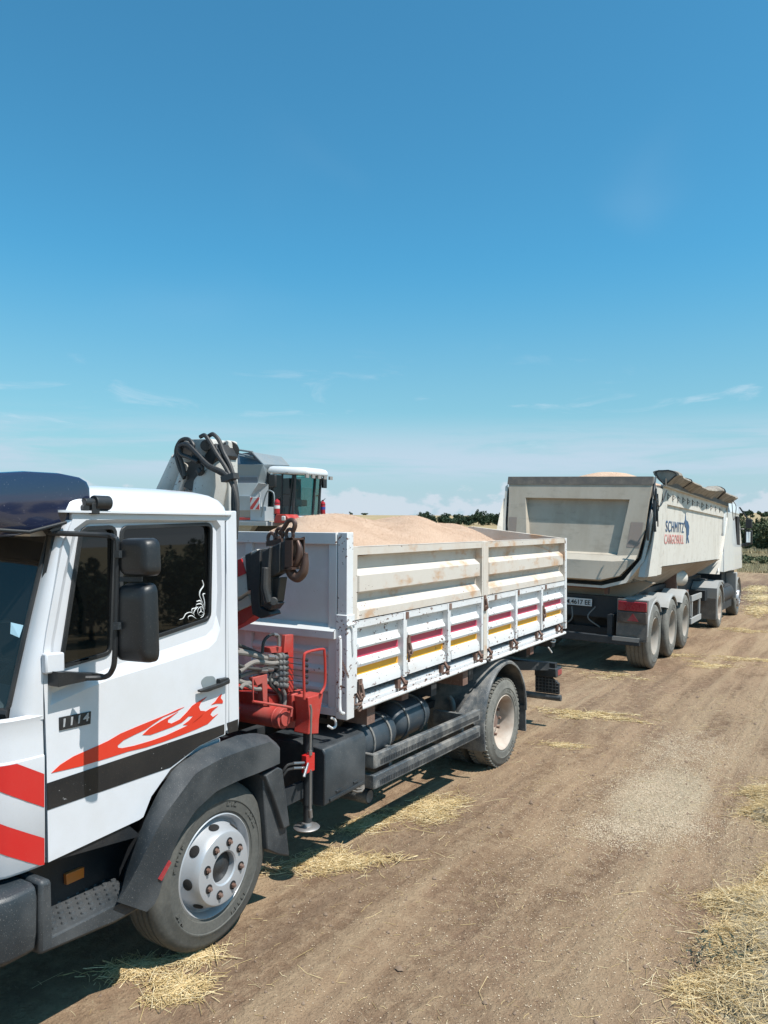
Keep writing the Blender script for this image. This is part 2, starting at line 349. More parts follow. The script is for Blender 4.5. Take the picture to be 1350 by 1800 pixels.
    def build(s, name, mats, parent=None, bevel=0, smooth=35, off=None, subsurf=0, solid=0):
        me = bpy.data.meshes.new(name)
        off = ORG.get(parent.name, Vector()) if (parent is not None and off is None) else (off or Vector())
        v = [(p[0]-off[0], p[1]-off[1], p[2]-off[2]) for p in s.v]
        me.from_pydata(v, [], s.f); me.polygons.foreach_set('material_index', s.m)
        if isinstance(mats, str): mats = [mats]
        for k in mats: me.materials.append(M[k])
        bm = bmesh.new(); bm.from_mesh(me)
        bmesh.ops.remove_doubles(bm, verts=bm.verts, dist=1e-5); bmesh.ops.recalc_face_normals(bm, faces=bm.faces)
        bm.to_mesh(me); bm.free()
        if smooth:
            me.shade_smooth(); me.set_sharp_from_angle(angle=R(smooth))
        o = bpy.data.objects.new(name, me); SC.collection.objects.link(o)
        if parent is not None: o.parent = parent; ORG[o.name] = Vector(off)
        if solid: md = o.modifiers.new('t', 'SOLIDIFY'); md.thickness = solid; md.offset = -1
        if bevel: md = o.modifiers.new('b', 'BEVEL'); md.width = bevel; md.segments = 2; md.limit_method = 'ANGLE'; md.angle_limit = R(40)
        if subsurf: md = o.modifiers.new('s', 'SUBSURF'); md.levels = subsurf; md.render_levels = subsurf
        return o
def thing(name, loc, label, cat, group=None, origin=None):
    o = bpy.data.objects.new(name, None); SC.collection.objects.link(o); o.location = loc
    o.empty_display_size = 0.3; tag(o, label, cat, group); ORG[o.name] = Vector(loc if origin is None else origin); return o
def tag(o, label, cat, group=None, kind=None):
    o['label'] = label; o['category'] = cat
    if group: o['group'] = group
    if kind: o['kind'] = kind
    return o
def lab(o, text): o['label'] = text; return o
def smoothpath(pts, n=6):                            # Catmull-Rom through points
    P = [Vector(p) for p in pts]; P = [P[0]*2-P[1]]+P+[P[-1]*2-P[-2]]; out = []
    for i in range(1, len(P)-2):
        for k in range(n):
            t = k/n; a, b_, c_, d = P[i-1], P[i], P[i+1], P[i+2]
            out.append(0.5*((2*b_)+(c_-a)*t+(2*a-5*b_+4*c_-d)*t*t+(3*b_-a-3*c_+d)*t**3))
    out.append(P[-2]); return out
def resample(pts, n):
    P = [Vector(p) for p in pts]; L = [0]
    for i in range(1, len(P)): L.append(L[-1]+(P[i]-P[i-1]).length)
    out = []
    for k in range(n):
        t = L[-1]*k/(n-1); i = 1
        while i < len(P)-1 and L[i] < t: i += 1
        u = (t-L[i-1])/max(1e-9, L[i]-L[i-1]); out.append(P[i-1].lerp(P[i], u))
    return out
def roundpoly(pts, r, n=4):
    out = []; k = len(pts)
    for i in range(k):
        p = Vector(pts[i]); a = Vector(pts[i-1])-p; b_ = Vector(pts[(i+1) % k])-p
        q = min(r, a.length*0.45, b_.length*0.45); p0 = p+a.normalized()*q; p1 = p+b_.normalized()*q
        for j in range(n+1):
            t = j/n; out.append(tuple((p0*(1-t)**2+p*2*t*(1-t)+p1*t*t)))
    return out
def fit(o, y0, y1, z0, z1, x_lo=None, x_hi=None):
    ys = [v_.co.y for v_ in o.data.vertices]; zs = [v_.co.z for v_ in o.data.vertices]; xs_ = [v_.co.x for v_ in o.data.vertices]; xm = (min(xs_)+max(xs_))/2
    for v_ in o.data.vertices:
        v_.co.y = y0+(v_.co.y-min(ys))/(max(ys)-min(ys))*(y1-y0); v_.co.z = z0+(v_.co.z-min(zs))/(max(zs)-min(zs))*(z1-z0)
        if x_lo is not None: v_.co.x = x_lo if v_.co.x < xm else x_hi
def textmesh(txt, size, mat, parent, P0, ux, uz, name, thick=0.004, xs=1.0, bold=0.0, shear=0.0, space=1.0):
    cu = bpy.data.curves.new('t', 'FONT'); cu.body = txt; cu.size = size; cu.extrude = thick/2; cu.offset = bold; cu.shear = shear; cu.space_character = space
    t = bpy.data.objects.new('t', cu); SC.collection.objects.link(t); bpy.context.view_layer.update()
    me = bpy.data.meshes.new_from_object(t.evaluated_get(bpy.context.evaluated_depsgraph_get()))
    bpy.data.objects.remove(t); ux = Vector(ux).normalized(); uz = Vector(uz).normalized(); un = ux.cross(uz)
    off = ORG.get(parent.name, Vector())
    for v_ in me.vertices:
        c = v_.co.copy(); v_.co = Vector(P0)+ux*c.x*xs+uz*c.y+un*c.z-off
    me.materials.clear(); me.materials.append(M[mat]); me.name = name
    o = bpy.data.objects.new(name, me); SC.collection.objects.link(o); o.parent = parent; ORG[o.name] = Vector(off); return o

# ------------------------------------------------------------------ ground
GY = np.array([-40, -5, 0, 2.0, 3.9, 7, 10.3, 13, 18, 22, 30, 60, 90.]); GZ = np.array([0.1, 0.0, 0, -.06, -.115, -.15, -.185, -.25, -.39, -.46, -.56, -.6, -.6])
RR = np.array([0, 95, 150, 200, 400, 500, 700, 1000, 1300, 1800, 2500, 6000.]); RZ = np.array([0, 0, .35, 1.1, 3.6, 6.0, 10.3, 16.2, 21.5, 24, 10, -40.])
def gz(x, y):
    x = np.asarray(x, float); y = np.asarray(y, float)
    z = (np.interp(y-0.7, GY, GZ)+np.interp(y, GY, GZ)+np.interp(y+0.7, GY, GZ))/3
    r = np.hypot(x-2.77, y+2.89); z = z+np.interp(r, RR, RZ)
    z = z+np.clip((r-250)/800, 0, 1)*(2.5*np.sin(x*0.004+1)+2.0*np.sin(y*0.005+x*0.002))
    near = np.exp(-(r/45)**2)
    lat = 0.012*np.sin(x*4.1+0.25*np.sin(y*0.7))*np.clip((x-0.3)/0.6, 0, 1)+0.010*np.sin(x*1.7+y*0.55)+0.006*np.sin(y*3.1+x*2.3)
    # soft wheel tracks running along the road
    lat = lat-0.022*np.exp(-((x-0.75-0.05*np.sin(y*0.4))/0.16)**2)-0.018*np.exp(-((x-1.85-0.07*np.sin(y*0.3+1))/0.2)**2)
    z = z+near*lat*np.clip((np.abs(x+0.2)-0.12)/0.4, 0.15, 1)
    z = z+0.16*np.exp(-((x-2.75-0.0*y)/0.42)**2)*near*0.35
    return z
def gzf(x, y): return float(gz(x, y))
nG = 440; u = np.linspace(-1, 1, nG); bq = 10.2; aq = 4200/np.sinh(bq)
gx = 1.2+aq*np.sinh(bq*u); gy = 3.0+aq*np.sinh(bq*u)
XX, YY = np.meshgrid(gx, gy); ZZ = gz(XX, YY)
def np_mesh(name, V, Fq, mats, mi=None):
    me = bpy.data.meshes.new(name); nv = len(V); nf = len(Fq); k = Fq.shape[1]
    me.vertices.add(nv); me.vertices.foreach_set('co', np.ascontiguousarray(V, dtype=np.float32).ravel())
    me.loops.add(nf*k); me.loops.foreach_set('vertex_index', np.ascontiguousarray(Fq, dtype=np.int32).ravel())
    me.polygons.add(nf); me.polygons.foreach_set('loop_start', np.arange(0, nf*k, k, dtype=np.int32))
    for mm in mats: me.materials.append(M[mm])
    if mi is not None: me.polygons.foreach_set('material_index', np.asarray(mi, dtype=np.int32))
    me.update(calc_edges=True); me.validate(); return me
V = np.stack([XX, YY, ZZ], -1).reshape(-1, 3); ii = np.arange(nG*nG).reshape(nG, nG)
Fq = np.stack([ii[:-1, :-1], ii[:-1, 1:], ii[1:, 1:], ii[1:, :-1]], -1).reshape(-1, 4)
mt, nt, b = newmat('dry earth and stubble fields'); M['ground'] = mt
g = nt.nodes.new('ShaderNodeNewGeometry'); pos = g.outputs['Position']
sp = nt.nodes.new('ShaderNodeSeparateXYZ'); nt.links.new(pos, sp.inputs[0])
mp = nt.nodes.new('ShaderNodeMapping'); mp.inputs['Scale'].default_value = (1, 0.22, 1); mp.inputs['Rotation'].default_value = (0, 0, R(4)); nt.links.new(pos, mp.inputs[0])
n_tr = noise(nt, mp.outputs[0], 2.3, 8, 0.62, 0.6); n_b = noise(nt, pos, 0.9, 6, 0.6); n_f = noise(nt, pos, 55, 5, 0.7); n_s = noise(nt, pos, 11, 6, 0.65)
dirt = mixc(nt, maprange(nt, n_tr, 0.36, 0.64), (0.186, 0.117, 0.073), (0.338, 0.232, 0.145))
dirt = mixc(nt, maprange(nt, n_b, 0.45, 0.7, 0, 0.5), dirt, (0.247, 0.153, 0.102))
dirt = mixc(nt, maprange(nt, n_s, 0.42, 0.66, 0, 0.6), dirt, (0.363, 0.260, 0.167))
dirt = mixc(nt, maprange(nt, n_f, 0.54, 0.68, 0, 0.55), dirt, (0.388, 0.287, 0.188))
dirt = mixc(nt, maprange(nt, n_f, 0.42, 0.3, 0, 0.5), dirt, (0.123, 0.078, 0.052))
# stubble field beyond the track, striped by the harvester
mp2 = nt.nodes.new('ShaderNodeMapping'); mp2.inputs['Scale'].default_value = (1, 0.12, 1); mp2.inputs['Rotation'].default_value = (0, 0, R(25)); nt.links.new(pos, mp2.inputs[0])
n_r = noise(nt, mp2.outputs[0], 0.25, 6, 0.6); n_l = noise(nt, pos, 0.02, 4, 0.5)
field = mixc(nt, maprange(nt, n_r, 0.35, 0.65), (0.306, 0.227, 0.126), (0.425, 0.328, 0.185))
field = mixc(nt, maprange(nt, n_l, 0.45, 0.6, 0, 0.4), field, (0.289, 0.227, 0.134))
far = maprange(nt, mth(nt, 'ADD', sp.outputs[1], mth(nt, 'MULTIPLY', n_b, 14)), 50, 62)
left = maprange(nt, mth(nt, 'ADD', sp.outputs[0], mth(nt, 'MULTIPLY', n_b, 3)), -7.5, -9.5)
ff = mth(nt, 'MAXIMUM', far, left)
mp3 = nt.nodes.new('ShaderNodeMapping'); mp3.inputs['Scale'].default_value = (3.2, 0.10, 1); mp3.inputs['Rotation'].default_value = (0, 0, R(3)); nt.links.new(pos, mp3.inputs[0])
n_rt = noise(nt, mp3.outputs[0], 1.0, 4, 0.5, 0.3)
dirt = mixc(nt, maprange(nt, n_rt, 0.50, 0.66, 0, 0.6), dirt, (0.38, 0.278, 0.178)); dirt = mixc(nt, maprange(nt, n_rt, 0.46, 0.34, 0, 0.55), dirt, (0.205, 0.138, 0.092))
# dark churned soil across the track
dsoil = mth(nt, 'MULTIPLY', mth(nt, 'MULTIPLY', maprange(nt, sp.outputs[1], 24, 28), maprange(nt, sp.outputs[1], 40, 36)), maprange(nt, n_s, 0.35, 0.55, 0.3, 0.9))
dirt = mixc(nt, dsoil, dirt, (0.15, 0.095, 0.068))
# a bare earth track crossing beyond the dry grass
col = mixc(nt, ff, dirt, field)
trk = mth(nt, 'MULTIPLY', maprange(nt, sp.outputs[1], 74, 78), maprange(nt, sp.outputs[1], 92, 88))
col = mixc(nt, mth(nt, 'MULTIPLY', trk, 0.85), col, (0.306, 0.227, 0.160))
pv = mth(nt, 'ADD', mth(nt, 'POWER', mth(nt, 'ABSOLUTE', mth(nt, 'DIVIDE', mth(nt, 'SUBTRACT', sp.outputs[0], 1.42), 0.42)), 2.0), mth(nt, 'POWER', mth(nt, 'ABSOLUTE', mth(nt, 'DIVIDE', mth(nt, 'SUBTRACT', sp.outputs[1], 3.9), 1.15)), 2.0))
spill = mth(nt, 'MULTIPLY', maprange(nt, mth(nt, 'ADD', pv, mth(nt, 'MULTIPLY', n_s, 1.2)), 1.7, 0.7, 0, 0.75), maprange(nt, n_f, 0.36, 0.5, 0.45, 1))
col = mixc(nt, spill, col, (0.46, 0.385, 0.27))
ver = mth(nt, 'MULTIPLY', maprange(nt, mth(nt, 'ADD', sp.outputs[0], mth(nt, 'MULTIPLY', n_s, 1.5)), 4.0, 5.2), 0.8)
col = mixc(nt, ver, col, (0.306, 0.244, 0.143))
nt.links.new(col, b.inputs['Base Color']); b.inputs['Roughness'].default_value = 0.95; b.inputs['Specular IOR Level'].default_value = 0.15
hh = mth(nt, 'ADD', mth(nt, 'ADD', mth(nt, 'MULTIPLY', n_f, 0.5), mth(nt, 'MULTIPLY', n_rt, 1.2)), mth(nt, 'ADD', n_s, mth(nt, 'MULTIPLY', n_tr, 1.5)))
bump(nt, b, hh, 0.9, 0.045)
me = np_mesh('ground', V, Fq, ['ground']); me.shade_smooth()
go = bpy.data.objects.new('ground', me); SC.collection.objects.link(go); go['kind'] = 'structure'

# ------------------------------------------------------------------ wheels (shared by all vehicles)
def wheel(parent, xo, cy, cz, r, w, rim, kind='dish', sgn=1, tyre='tyre', rimmat='silver', name='wheel', lugs=False, n=72):
    X = lambda d: xo-sgn*d                       # d = depth inwards from the outer sidewall
    root = bpy.data.objects.new(name, None); SC.collection.objects.link(root); root.parent = parent; ORG[root.name] = ORG[parent.name]
    t = MB(); k = r/0.435
    pr = [(rim, .03), (rim+.012*k, .012), (rim+.022*k, .010), (rim+.026*k, .004), (rim+.05*k, .002), (r-.10*k, .001), (r-.097*k, -.003), (r-.09*k, -.003), (r-.085*k, .001), (r-.045*k, .006), (r-.018*k, .02), (r-.004, .04)]
    tread = []
    for gy_ in (0.25, 0.42, 0.58, 0.75):
        c = w*gy_; tread += [(r, c-.009), (r-.010, c-.006), (r-.010, c+.006), (r, c+.009)]
    pr = pr+([(r, .055)]+tread if not lugs else [(r-.012, .05), (r-.012, w*.3), (r, w*.32), (r, w*.68), (r-.012, w*.7), (r-.012, w-.05)])+[(r-.004, w-.04), (r-.03*k, w-.012), (r-.09*k, w), (rim, w-.03)]
    t.lathe([(a, -sgn*d) for a, d in pr], (xo, cy, cz), n=n)
    if lugs:
        for q in range(54):
            a = 2*PI*q/54
            for (d0, d1, da) in ((.018, w*.3, 0), (w*.7, w-.018, .5)):
                a2 = a+da*2*PI/54; rr_ = r-.006; dr = Vector((0, math.cos(a2), math.sin(a2))); tt = Vector((0, -math.sin(a2), math.cos(a2)))
                c0 = Vector((X(d0), cy, cz))+dr*rr_+tt*.004; c1 = Vector((X(d1), cy, cz))+dr*rr_-tt*.006
                t.bar(c0, c1, .026, .014, up=dr)
    for g0, cnt in ((20, 7), (62, 5), (140, 8), (205, 5), (290, 7)):
        for q in range(cnt):
            a = R(g0+q*3.6+(1.5 if q % 3 == 0 else 0)); dr = Vector((0, math.cos(a), math.sin(a))); tt = Vector((0, -math.sin(a), math.cos(a))); c0 = Vector((xo+sgn*.001, cy, cz))+dr*(r-.115*k)
            t.bar(c0-dr*.010*k, c0+dr*.010*k, .011*k, .004, up=(1, 0, 0))
            if q % 2: t.bar(c0-tt*.006*k+dr*.008*k, c0+tt*.006*k+dr*.008*k, .005*k, .004, up=(1, 0, 0))
    ty = t.build('tyre', tyre, root, smooth=40)
    g = MB()
    if kind == 'dish':      # steering wheel rim: disc bulges outwards, hand holes and nut recesses painted as dark shapes
        pr = [(rim+.006, .028), (rim+.014, .014), (rim+.006, .008), (rim-.004, .02), (rim-.014, .052), (rim-.022, .058), (rim-.030, .046), (rim-.040, .02), (rim-.052, -.012), (rim-.060, -.034), (rim-.068, -.045),
              (rim-.078, -.048), (rim-.160, -.048), (rim-.168, -.042), (rim-.170, .06)]
        g.lathe([(a, -sgn*d) for a, d in pr], (xo, cy, cz), n=96); ro = g.build('rim', rimmat, root, smooth=32)
        h = MB(); h.cyl((X(.10), cy, cz), (X(.0), cy, cz), rim-.168, n=40); h.lathe([(.001, sgn*.03), (.03, sgn*.028), (.04, sgn*.02), (.075, sgn*.012), (.085, 0)], (X(.0), cy, cz), n=30); h.build('hub', 'grease', root)
        dz = Vector((0, 0, 1))
        for q in range(8):       # hand holes: solid dark ovals, the shade of openings put into colour
            a = 2*PI*(q+.0)/8+.1; dr = Vector((0, math.cos(a), math.sin(a))); tt = Vector((0, -math.sin(a), math.cos(a))); c0 = Vector((X(.008), cy, cz))+dr*(rim-.0435)
            ax = (dr*(-.032)+Vector((sgn*.10, 0, 0))).normalized(); nn = ax.cross(tt).normalized(); hh = MB(); rw = []
            for lat in np.linspace(-PI/2, PI/2, 7): rw.append([c0+nn*.0055*math.sin(lat)+(ax*.026*math.cos(t_)+tt*.030*math.sin(t_))*max(.001, math.cos(lat)) for t_ in np.linspace(0, 2*PI, 20, endpoint=False)])
            hh.loft(rw, closed=True); hh.build('hand_hole_shade', 'opening_shade', root)
        for q in range(8):
            a = 2*PI*(q+.5)/8+.12; p = Vector((0, math.cos(a), math.sin(a)))*(rim-.119)+Vector((0, cy, cz)); h2 = MB()
            h2.cyl((X(.048-.096), p.y, p.z), (X(-.0505), p.y, p.z), .0225, n=18); rc = h2.build('nut_recess_shade', 'opening_shade', root); h3 = MB()  # flat dark disc round the nut, recess shade put into its colour
            h3.cyl((X(-.048), p.y, p.z), (X(-.060), p.y, p.z), .0135, n=6); h3.cyl((X(-.060), p.y, p.z), (X(-.068), p.y, p.z), .008, n=10); h3.build('wheel_nut', 'rust', root)
    else:                   # deep concave rim
        pr = [(rim+.006, .03), (rim+.013, .014), (rim+.004, .008), (rim-.008, .02), (rim-.03, .06), (rim-.032, w*.62), (rim-.05, w*.66), (rim-.09, w*.6), (rim-.115, w*.56), (.11*k, w*.56), (.105*k, w*.60), (.07*k, w*.66), (0.001, w*.66)]
        nh = 10
        def skip(i, a):
            if i != 7: return False
            q = (a/(2*PI/nh)) % 1-.5; return abs(q) < .22
        g.lathe([(a, -sgn*d) for a, d in pr], (xo, cy, cz), n=100, skip=skip); g.build('rim', rimmat, root, smooth=30)
        h = MB(); h.cyl((X(w*.8), cy, cz), (X(w*.72), cy, cz), rim-.04, n=30); h.cyl((X(w*.7), cy, cz), (X(w*.42), cy, cz), .075*k, .06*k, n=24)
        for q in range(10):
            a = 2*PI*q/10; p = Vector((0, math.cos(a), math.sin(a)))*(.15*k); h.cyl((X(w*.56), cy+p.y, cz+p.z), (X(w*.56-.03), cy+p.y, cz+p.z), .014, n=6)
        h.build('hub', 'rust', root)
    return root
def arc(cy, cz, r, a0, a1, n): return [(cy+r*math.cos(R(a0+(a1-a0)*i/(n-1))), cz+r*math.sin(R(a0+(a1-a0)*i/(n-1)))) for i in range(n)]

# ------------------------------------------------------------------ crane tipper truck in front
T = thing('crane_truck', (-1.15, 2.2, -.03), 'white dropside crane truck with flame decal and 1114 badge on its door', 'truck')
XS = -0.06
# --- cab
XR = -2.16
def rrect(x0, x1, y0, y1, r, z, n=6):
    out = []
    for cx_, cy_, a0 in ((x1-r, y1-r, 0), (x0+r, y1-r, 90), (x0+r, y0+r, 180), (x1-r, y0+r, 270)):
        for i in range(n+1): a = R(a0+90*i/n); out.append((cx_+r*math.cos(a), cy_+r*math.sin(a), z))
    return out
c = MB()
rows = [rrect(XR+.02+i, XS-.0-i, -.84+i*1.2, .185-i, .06+i*.4, z) for z, i in ((2.232, -.004), (2.232, -.016), (2.241, -.016), (2.243, .002), (2.275, .008), (2.31, .028), (2.335, .06), (2.352, .11), (2.362, .19), (2.368, .33))]
c.loft(rows, closed=True); k0 = len(rows)*28-28; c.f.append(tuple(k0+i for i in range(28))); c.m.append(0)
cab = c.build('cab_roof', 'white', T, smooth=50)
P = YZ([(398, 898), (416, 898), (421, 1262), (419, 1284), (402, 1290)], XS)
c = MB(); c.prism(P, XS-.05, XS)
c.box(XR, XS-.002, .155, .182, 1.08, 2.232)                      # rear wall
c.box(XR, XS-.04, -.86, .16, 1.0, 1.04)                          # floor
c.prism([(-.80, 2.20), (.16, 2.20), (.16, 2.235), (-.80, 2.235)], XS-.05, XS-.001)
c.prism([(-.92, .78), (-.92, 1.5), (-.5, 1.5), (-.5, 2.2), (.155, 2.2), (.155, 1.05), (-.3, .95), (-.4, .78)], XR, XR+.04)
c.prism([(-.84, 2.12), (-.84, 2.2), (-.5, 2.2), (-.5, 1.5)], XR, XR+.04)
cabs = c.build('cab_shell', 'white', T, bevel=.006)
# dark gap backing, cut out behind the windows
c = MB(); c.prism([(-.93, .79), (-.93, 1.58), (.12, 1.58), (.12, 1.05), (-.25, 1.02), (-.45, .79)], XS-.075, XS-.05)
c.prism([(.045, 1.56), (.12, 1.56), (.12, 2.2), (.045, 2.2)], XS-.075, XS-.05); c.prism([(-.95, 1.56), (-.86, 1.56), (-.79, 2.2), (-.85, 2.2)], XS-.075, XS-.05)
c.build('door_surround', 'black', T, smooth=0)
# door
DO = YZ([(130, 907), (116, 944), (109, 965), (97, 1030), (82, 1110), (77, 1144), (76, 1190), (79, 1240), (82, 1330), (85, 1516),
         (245, 1441), (252, 1436), (266, 1400), (300, 1352), (350, 1312), (396, 1291), (395, 905)], XS)
RO = YZ([(88, 1240), (150, 1212), (192, 1195), (300, 1162), (366, 1140), (380, 1127), (387, 1105), (390, 1040), (388, 925), (378, 910), (152, 914), (130, 930), (112, 1010), (90, 1130), (85, 1200)], XS)
RI = YZ([(93, 1218), (150, 1192), (200, 1170), (300, 1138), (362, 1117), (374, 1104), (380, 1080), (382, 1040), (380, 932), (372, 918), (157, 921), (135, 935), (117, 1010), (95, 1130), (89, 1195)], XS-.022)
Q1 = YZ([(143, 930), (201, 927), (193, 1147), (111, 1170), (108, 1160)], XS-.022)
Q2 = YZ([(213, 928), (370, 922), (367, 1087), (212, 1139)], XS-.022)
Q1r = roundpoly(Q1, .035); Q2r = roundpoly(Q2, .035)
d = MB(); d.prism(DO, XS-.02, XS, holes=[RO])
d.loft([[(XS, p[0], p[1]) for p in RO], [(XS-.022, p[0], p[1]) for p in RI]], closed=True)
d.prism(RI, XS-.034, XS-.0221, holes=[Q1r, Q2r])
door = d.build('door', 'white', T, smooth=25)
def frame(poly, g, x0, x1, mat, name, parent):
    cx_ = sum(p[0] for p in poly)/len(poly); cz_ = sum(p[1] for p in poly)/len(poly)
    def off(s):
        out = []; k = len(poly)
        for i in range(k):
            a = Vector(poly[i-1]); b_ = Vector(poly[(i+1) % k]); t_ = (b_-a).normalized(); nn = Vector((t_.y, -t_.x))
            if nn.dot(Vector(poly[i])-Vector((cx_, cz_))) < 0: nn = -nn
            out.append(tuple(Vector(poly[i])+nn*s))
        return out
    q = MB(); q.prism(off(g), x0, x1, holes=[off(-g*.7)]); return q.build(name, mat, parent, bevel=.003)
for q in (Q1r, Q2r):
    w_ = MB(); w_.add([(XS-.022-(p[1]-1.62)*.028, p[0], p[1]) for p in q], [tuple(range(len(q)))])
    wo_ = w_.build('window', 'glass', door, smooth=0); frame(q, .011, XS-.03, XS-.013, 'black', 'window_seal', door)
# door badge and decals
st = MB(); st.prism(YZ([(82, 1377), (394, 1273), (394, 1290), (350, 1311), (299, 1349), (83, 1424)], XS), XS, XS+.0025)
st.build('black_stripe', 'stripe', door, smooth=0)
st = MB(); st.prism(YZ([(399, 1271), (418, 1264), (418, 1284), (402, 1289)], XS), XS-.001, XS+.0025); st.build('black_stripe', 'stripe', cabs, smooth=0)
fl = MB()
def z8(pts): return [(90+x/3.857, 1030+y/3.857) for x, y in pts]
for P in ([(0, 1268), (60, 1212), (150, 1155), (225, 1122), (310, 1085), (385, 1050), (470, 1000), (600, 945), (700, 905), (790, 868), (860, 835), (902, 820), (850, 850), (760, 888), (695, 932), (640, 972), (560, 1010), (490, 1045), (448, 1082), (452, 1096), (480, 1099), (560, 1083), (680, 1048), (780, 1012), (880, 966), (955, 930), (1005, 890), (1040, 855), (1080, 830), (1130, 815), (1090, 850), (1078, 872), (1095, 888), (1130, 866), (1060, 935), (980, 972), (880, 1012), (760, 1056), (640, 1094), (520, 1122), (385, 1166), (200, 1222)],
          [(618, 1010), (665, 965), (740, 918), (800, 885), (860, 852), (790, 908), (790, 925), (815, 932), (870, 905), (915, 860), (955, 812), (1005, 778), (1056, 750), (1012, 792), (1000, 820), (1010, 845), (1045, 848), (1010, 890), (965, 925), (930, 942), (893, 942), (930, 915), (962, 882), (930, 884), (885, 925), (820, 955), (740, 985), (670, 1010)],
          [(1156, 730), (1148, 760), (1163, 778), (1161, 796), (1120, 797), (1084, 806), (1110, 785), (1130, 755)]):
    fl.prism(YZ(z8(P), XS), XS, XS+.0022)
fl.build('flame_decal', 'flame', door, smooth=0)
bd = MB(); bp = YZ([(103, 1261), (159, 1250), (158, 1272), (103.5, 1284)], XS); bd.prism(bp, XS, XS+.006); bdo = bd.build('model_badge', 'black', door, bevel=.002)
p0 = Vector((XS+.0065, bp[3][0]+.012, bp[3][1]+.009)); p1 = Vector((XS+.0065, bp[2][0], bp[2][1]+.009))
tb = textmesh('1114', .051, 'silver', bdo, p0, (0, 1, 0), (0, 0, 1), 'badge_lettering', xs=1.0, bold=.0012, shear=.1, space=1.25)
fit(tb, bp[3][0]+.014-2.2, bp[2][0]-.010-2.2, bp[3][1]+.011+.03, bp[0][1]-.009+.03)
# handle and hinge
h = MB(); hp = YZ([(343, 1212), (356, 1208), (380, 1200), (396, 1192), (396, 1200), (380, 1207), (356, 1215), (344, 1216)], XS)
h.prism(hp, XS+.012, XS+.035); h.prism(YZ([(380, 1193), (396, 1190), (396, 1201), (380, 1204)], XS), XS-.002, XS+.03)
h.build('door_handle', 'black', door, bevel=.004)
h = MB(); hp = roundpoly(YZ([(352, 1198), (360, 1189), (376, 1188), (381, 1200), (374, 1214), (360, 1217)], XS), .02); h.prism(hp, XS, XS+.0015); h.build('handle_recess', 'harvmid', door, smooth=0)
h = MB(); h.prism(YZ([(73, 1148), (106, 1145), (107, 1180), (73, 1184)], XS), XS-.005, XS+.03); h.build('door_hinge', 'white', door, bevel=.008)
# corner panel, A pillar, windscreen
def doorY(z): return float(np.interp(z, [.76, 1.2, 1.43, 1.576, 1.875, 2.12, 2.2], [-.905, -.912, -.922, -.925, -.862, -.803, -.785]))-.004
def edge(z): return Vector((-.15, float(np.interp(z, [1.40, 1.44, 1.80, 2.09, 2.2], [-1.02, -1.01, -.926, -.852, -.82])), z))
def corner(s, z, o=0.0):          # plan curve of the front corner, s = arc length from the door line
    pts = [(XS+o, doorY(z)), (XS-.003+o, -.985), (XS-.018+o*.9, -1.062-o*.4), (-.115+o*.7, -1.135-o*.7), (-.19+o*.4, -1.185-o*.9), (-.33, -1.222-o), (-.7, -1.25-o), (-1.11, -1.262-o)]
    L = [0]
    for i in range(1, len(pts)): L.append(L[-1]+math.dist(pts[i], pts[i-1]))
    return Vector((float(np.interp(s, L, [p[0] for p in pts])), float(np.interp(s, L, [p[1] for p in pts])), z))
SS = [0, .03, .06, .09, .12, .15, .18, .21, .25, .3, .36, .5, .7, .9, 1.128]
c = MB(); rows = []
for z in (.775, .79, 1.228, 1.234, 1.30, 1.37, 1.395, 1.405):
    o = (0.0 if z > .78 else -.012)+(-.006 if 1.23 < z < 1.38 else 0)+(-.02 if z > 1.40 else 0)
    half = [corner(s_, z, o) for s_ in SS]; rows.append(half+[Vector((-2.22-p.x, p.y, p.z)) for p in half[::-1][1:]])
c.loft(rows); c.build('front_panel', 'white', T, smooth=40)
c = MB()
for side in (0, 1):
    rows = []
    for z in (1.38, 1.43, 1.5, 1.576, 1.7, 1.8, 1.875, 2.0, 2.12, 2.2):
        a = Vector((XS-(.0 if z < 1.45 else .0), doorY(z), z)); e = edge(z); m_ = (a+e)/2+Vector((.018, -.022, 0)); r_ = [a+Vector((-.03, .0, 0)), a, a*.75+e*.25+Vector((.012, -.014, 0)), m_, a*.25+e*.75+Vector((.012, -.014, 0)), e, e+Vector((-.01, .03, 0))]
        if side: r_ = [Vector((-2.22-p.x, p.y, p.z)) for p in r_]
        rows.append(r_)
    c.loft(rows)
c.box(-2.05, -.17, -.92, -.8, 2.13, 2.24)
c.split('windscreen_pillar', 'white', T, smooth=60)
def wsrow(z, o=0):
    e = edge(z); return [Vector((e.x-.004+(-2.22-2*e.x+.008)*t, e.y-o-.16*math.sin(PI*t)**.7+.006, z)) for t in np.linspace(0, 1, 15)]
def wsrow_at(x, z):
    rw_ = wsrow(z); return min(rw_, key=lambda p: abs(p.x-x))
c = MB(); c.loft([wsrow(z) for z in (1.40, 1.6, 1.8, 2.0, 2.14)]); c.build('windscreen', 'wglass', T, smooth=60)
c = MB(); c.tube([edge(1.405)+Vector((-.02, -.012, 0))]+[edge(z)+Vector((-.006, -.004, 0)) for z in (1.44, 1.6, 1.8, 2.0, 2.14)], .011, 8)
c.tube([p+Vector((0, -.006, .006)) for p in wsrow(1.405)], .02, 8); c.build('windscreen_seal', 'black', T)
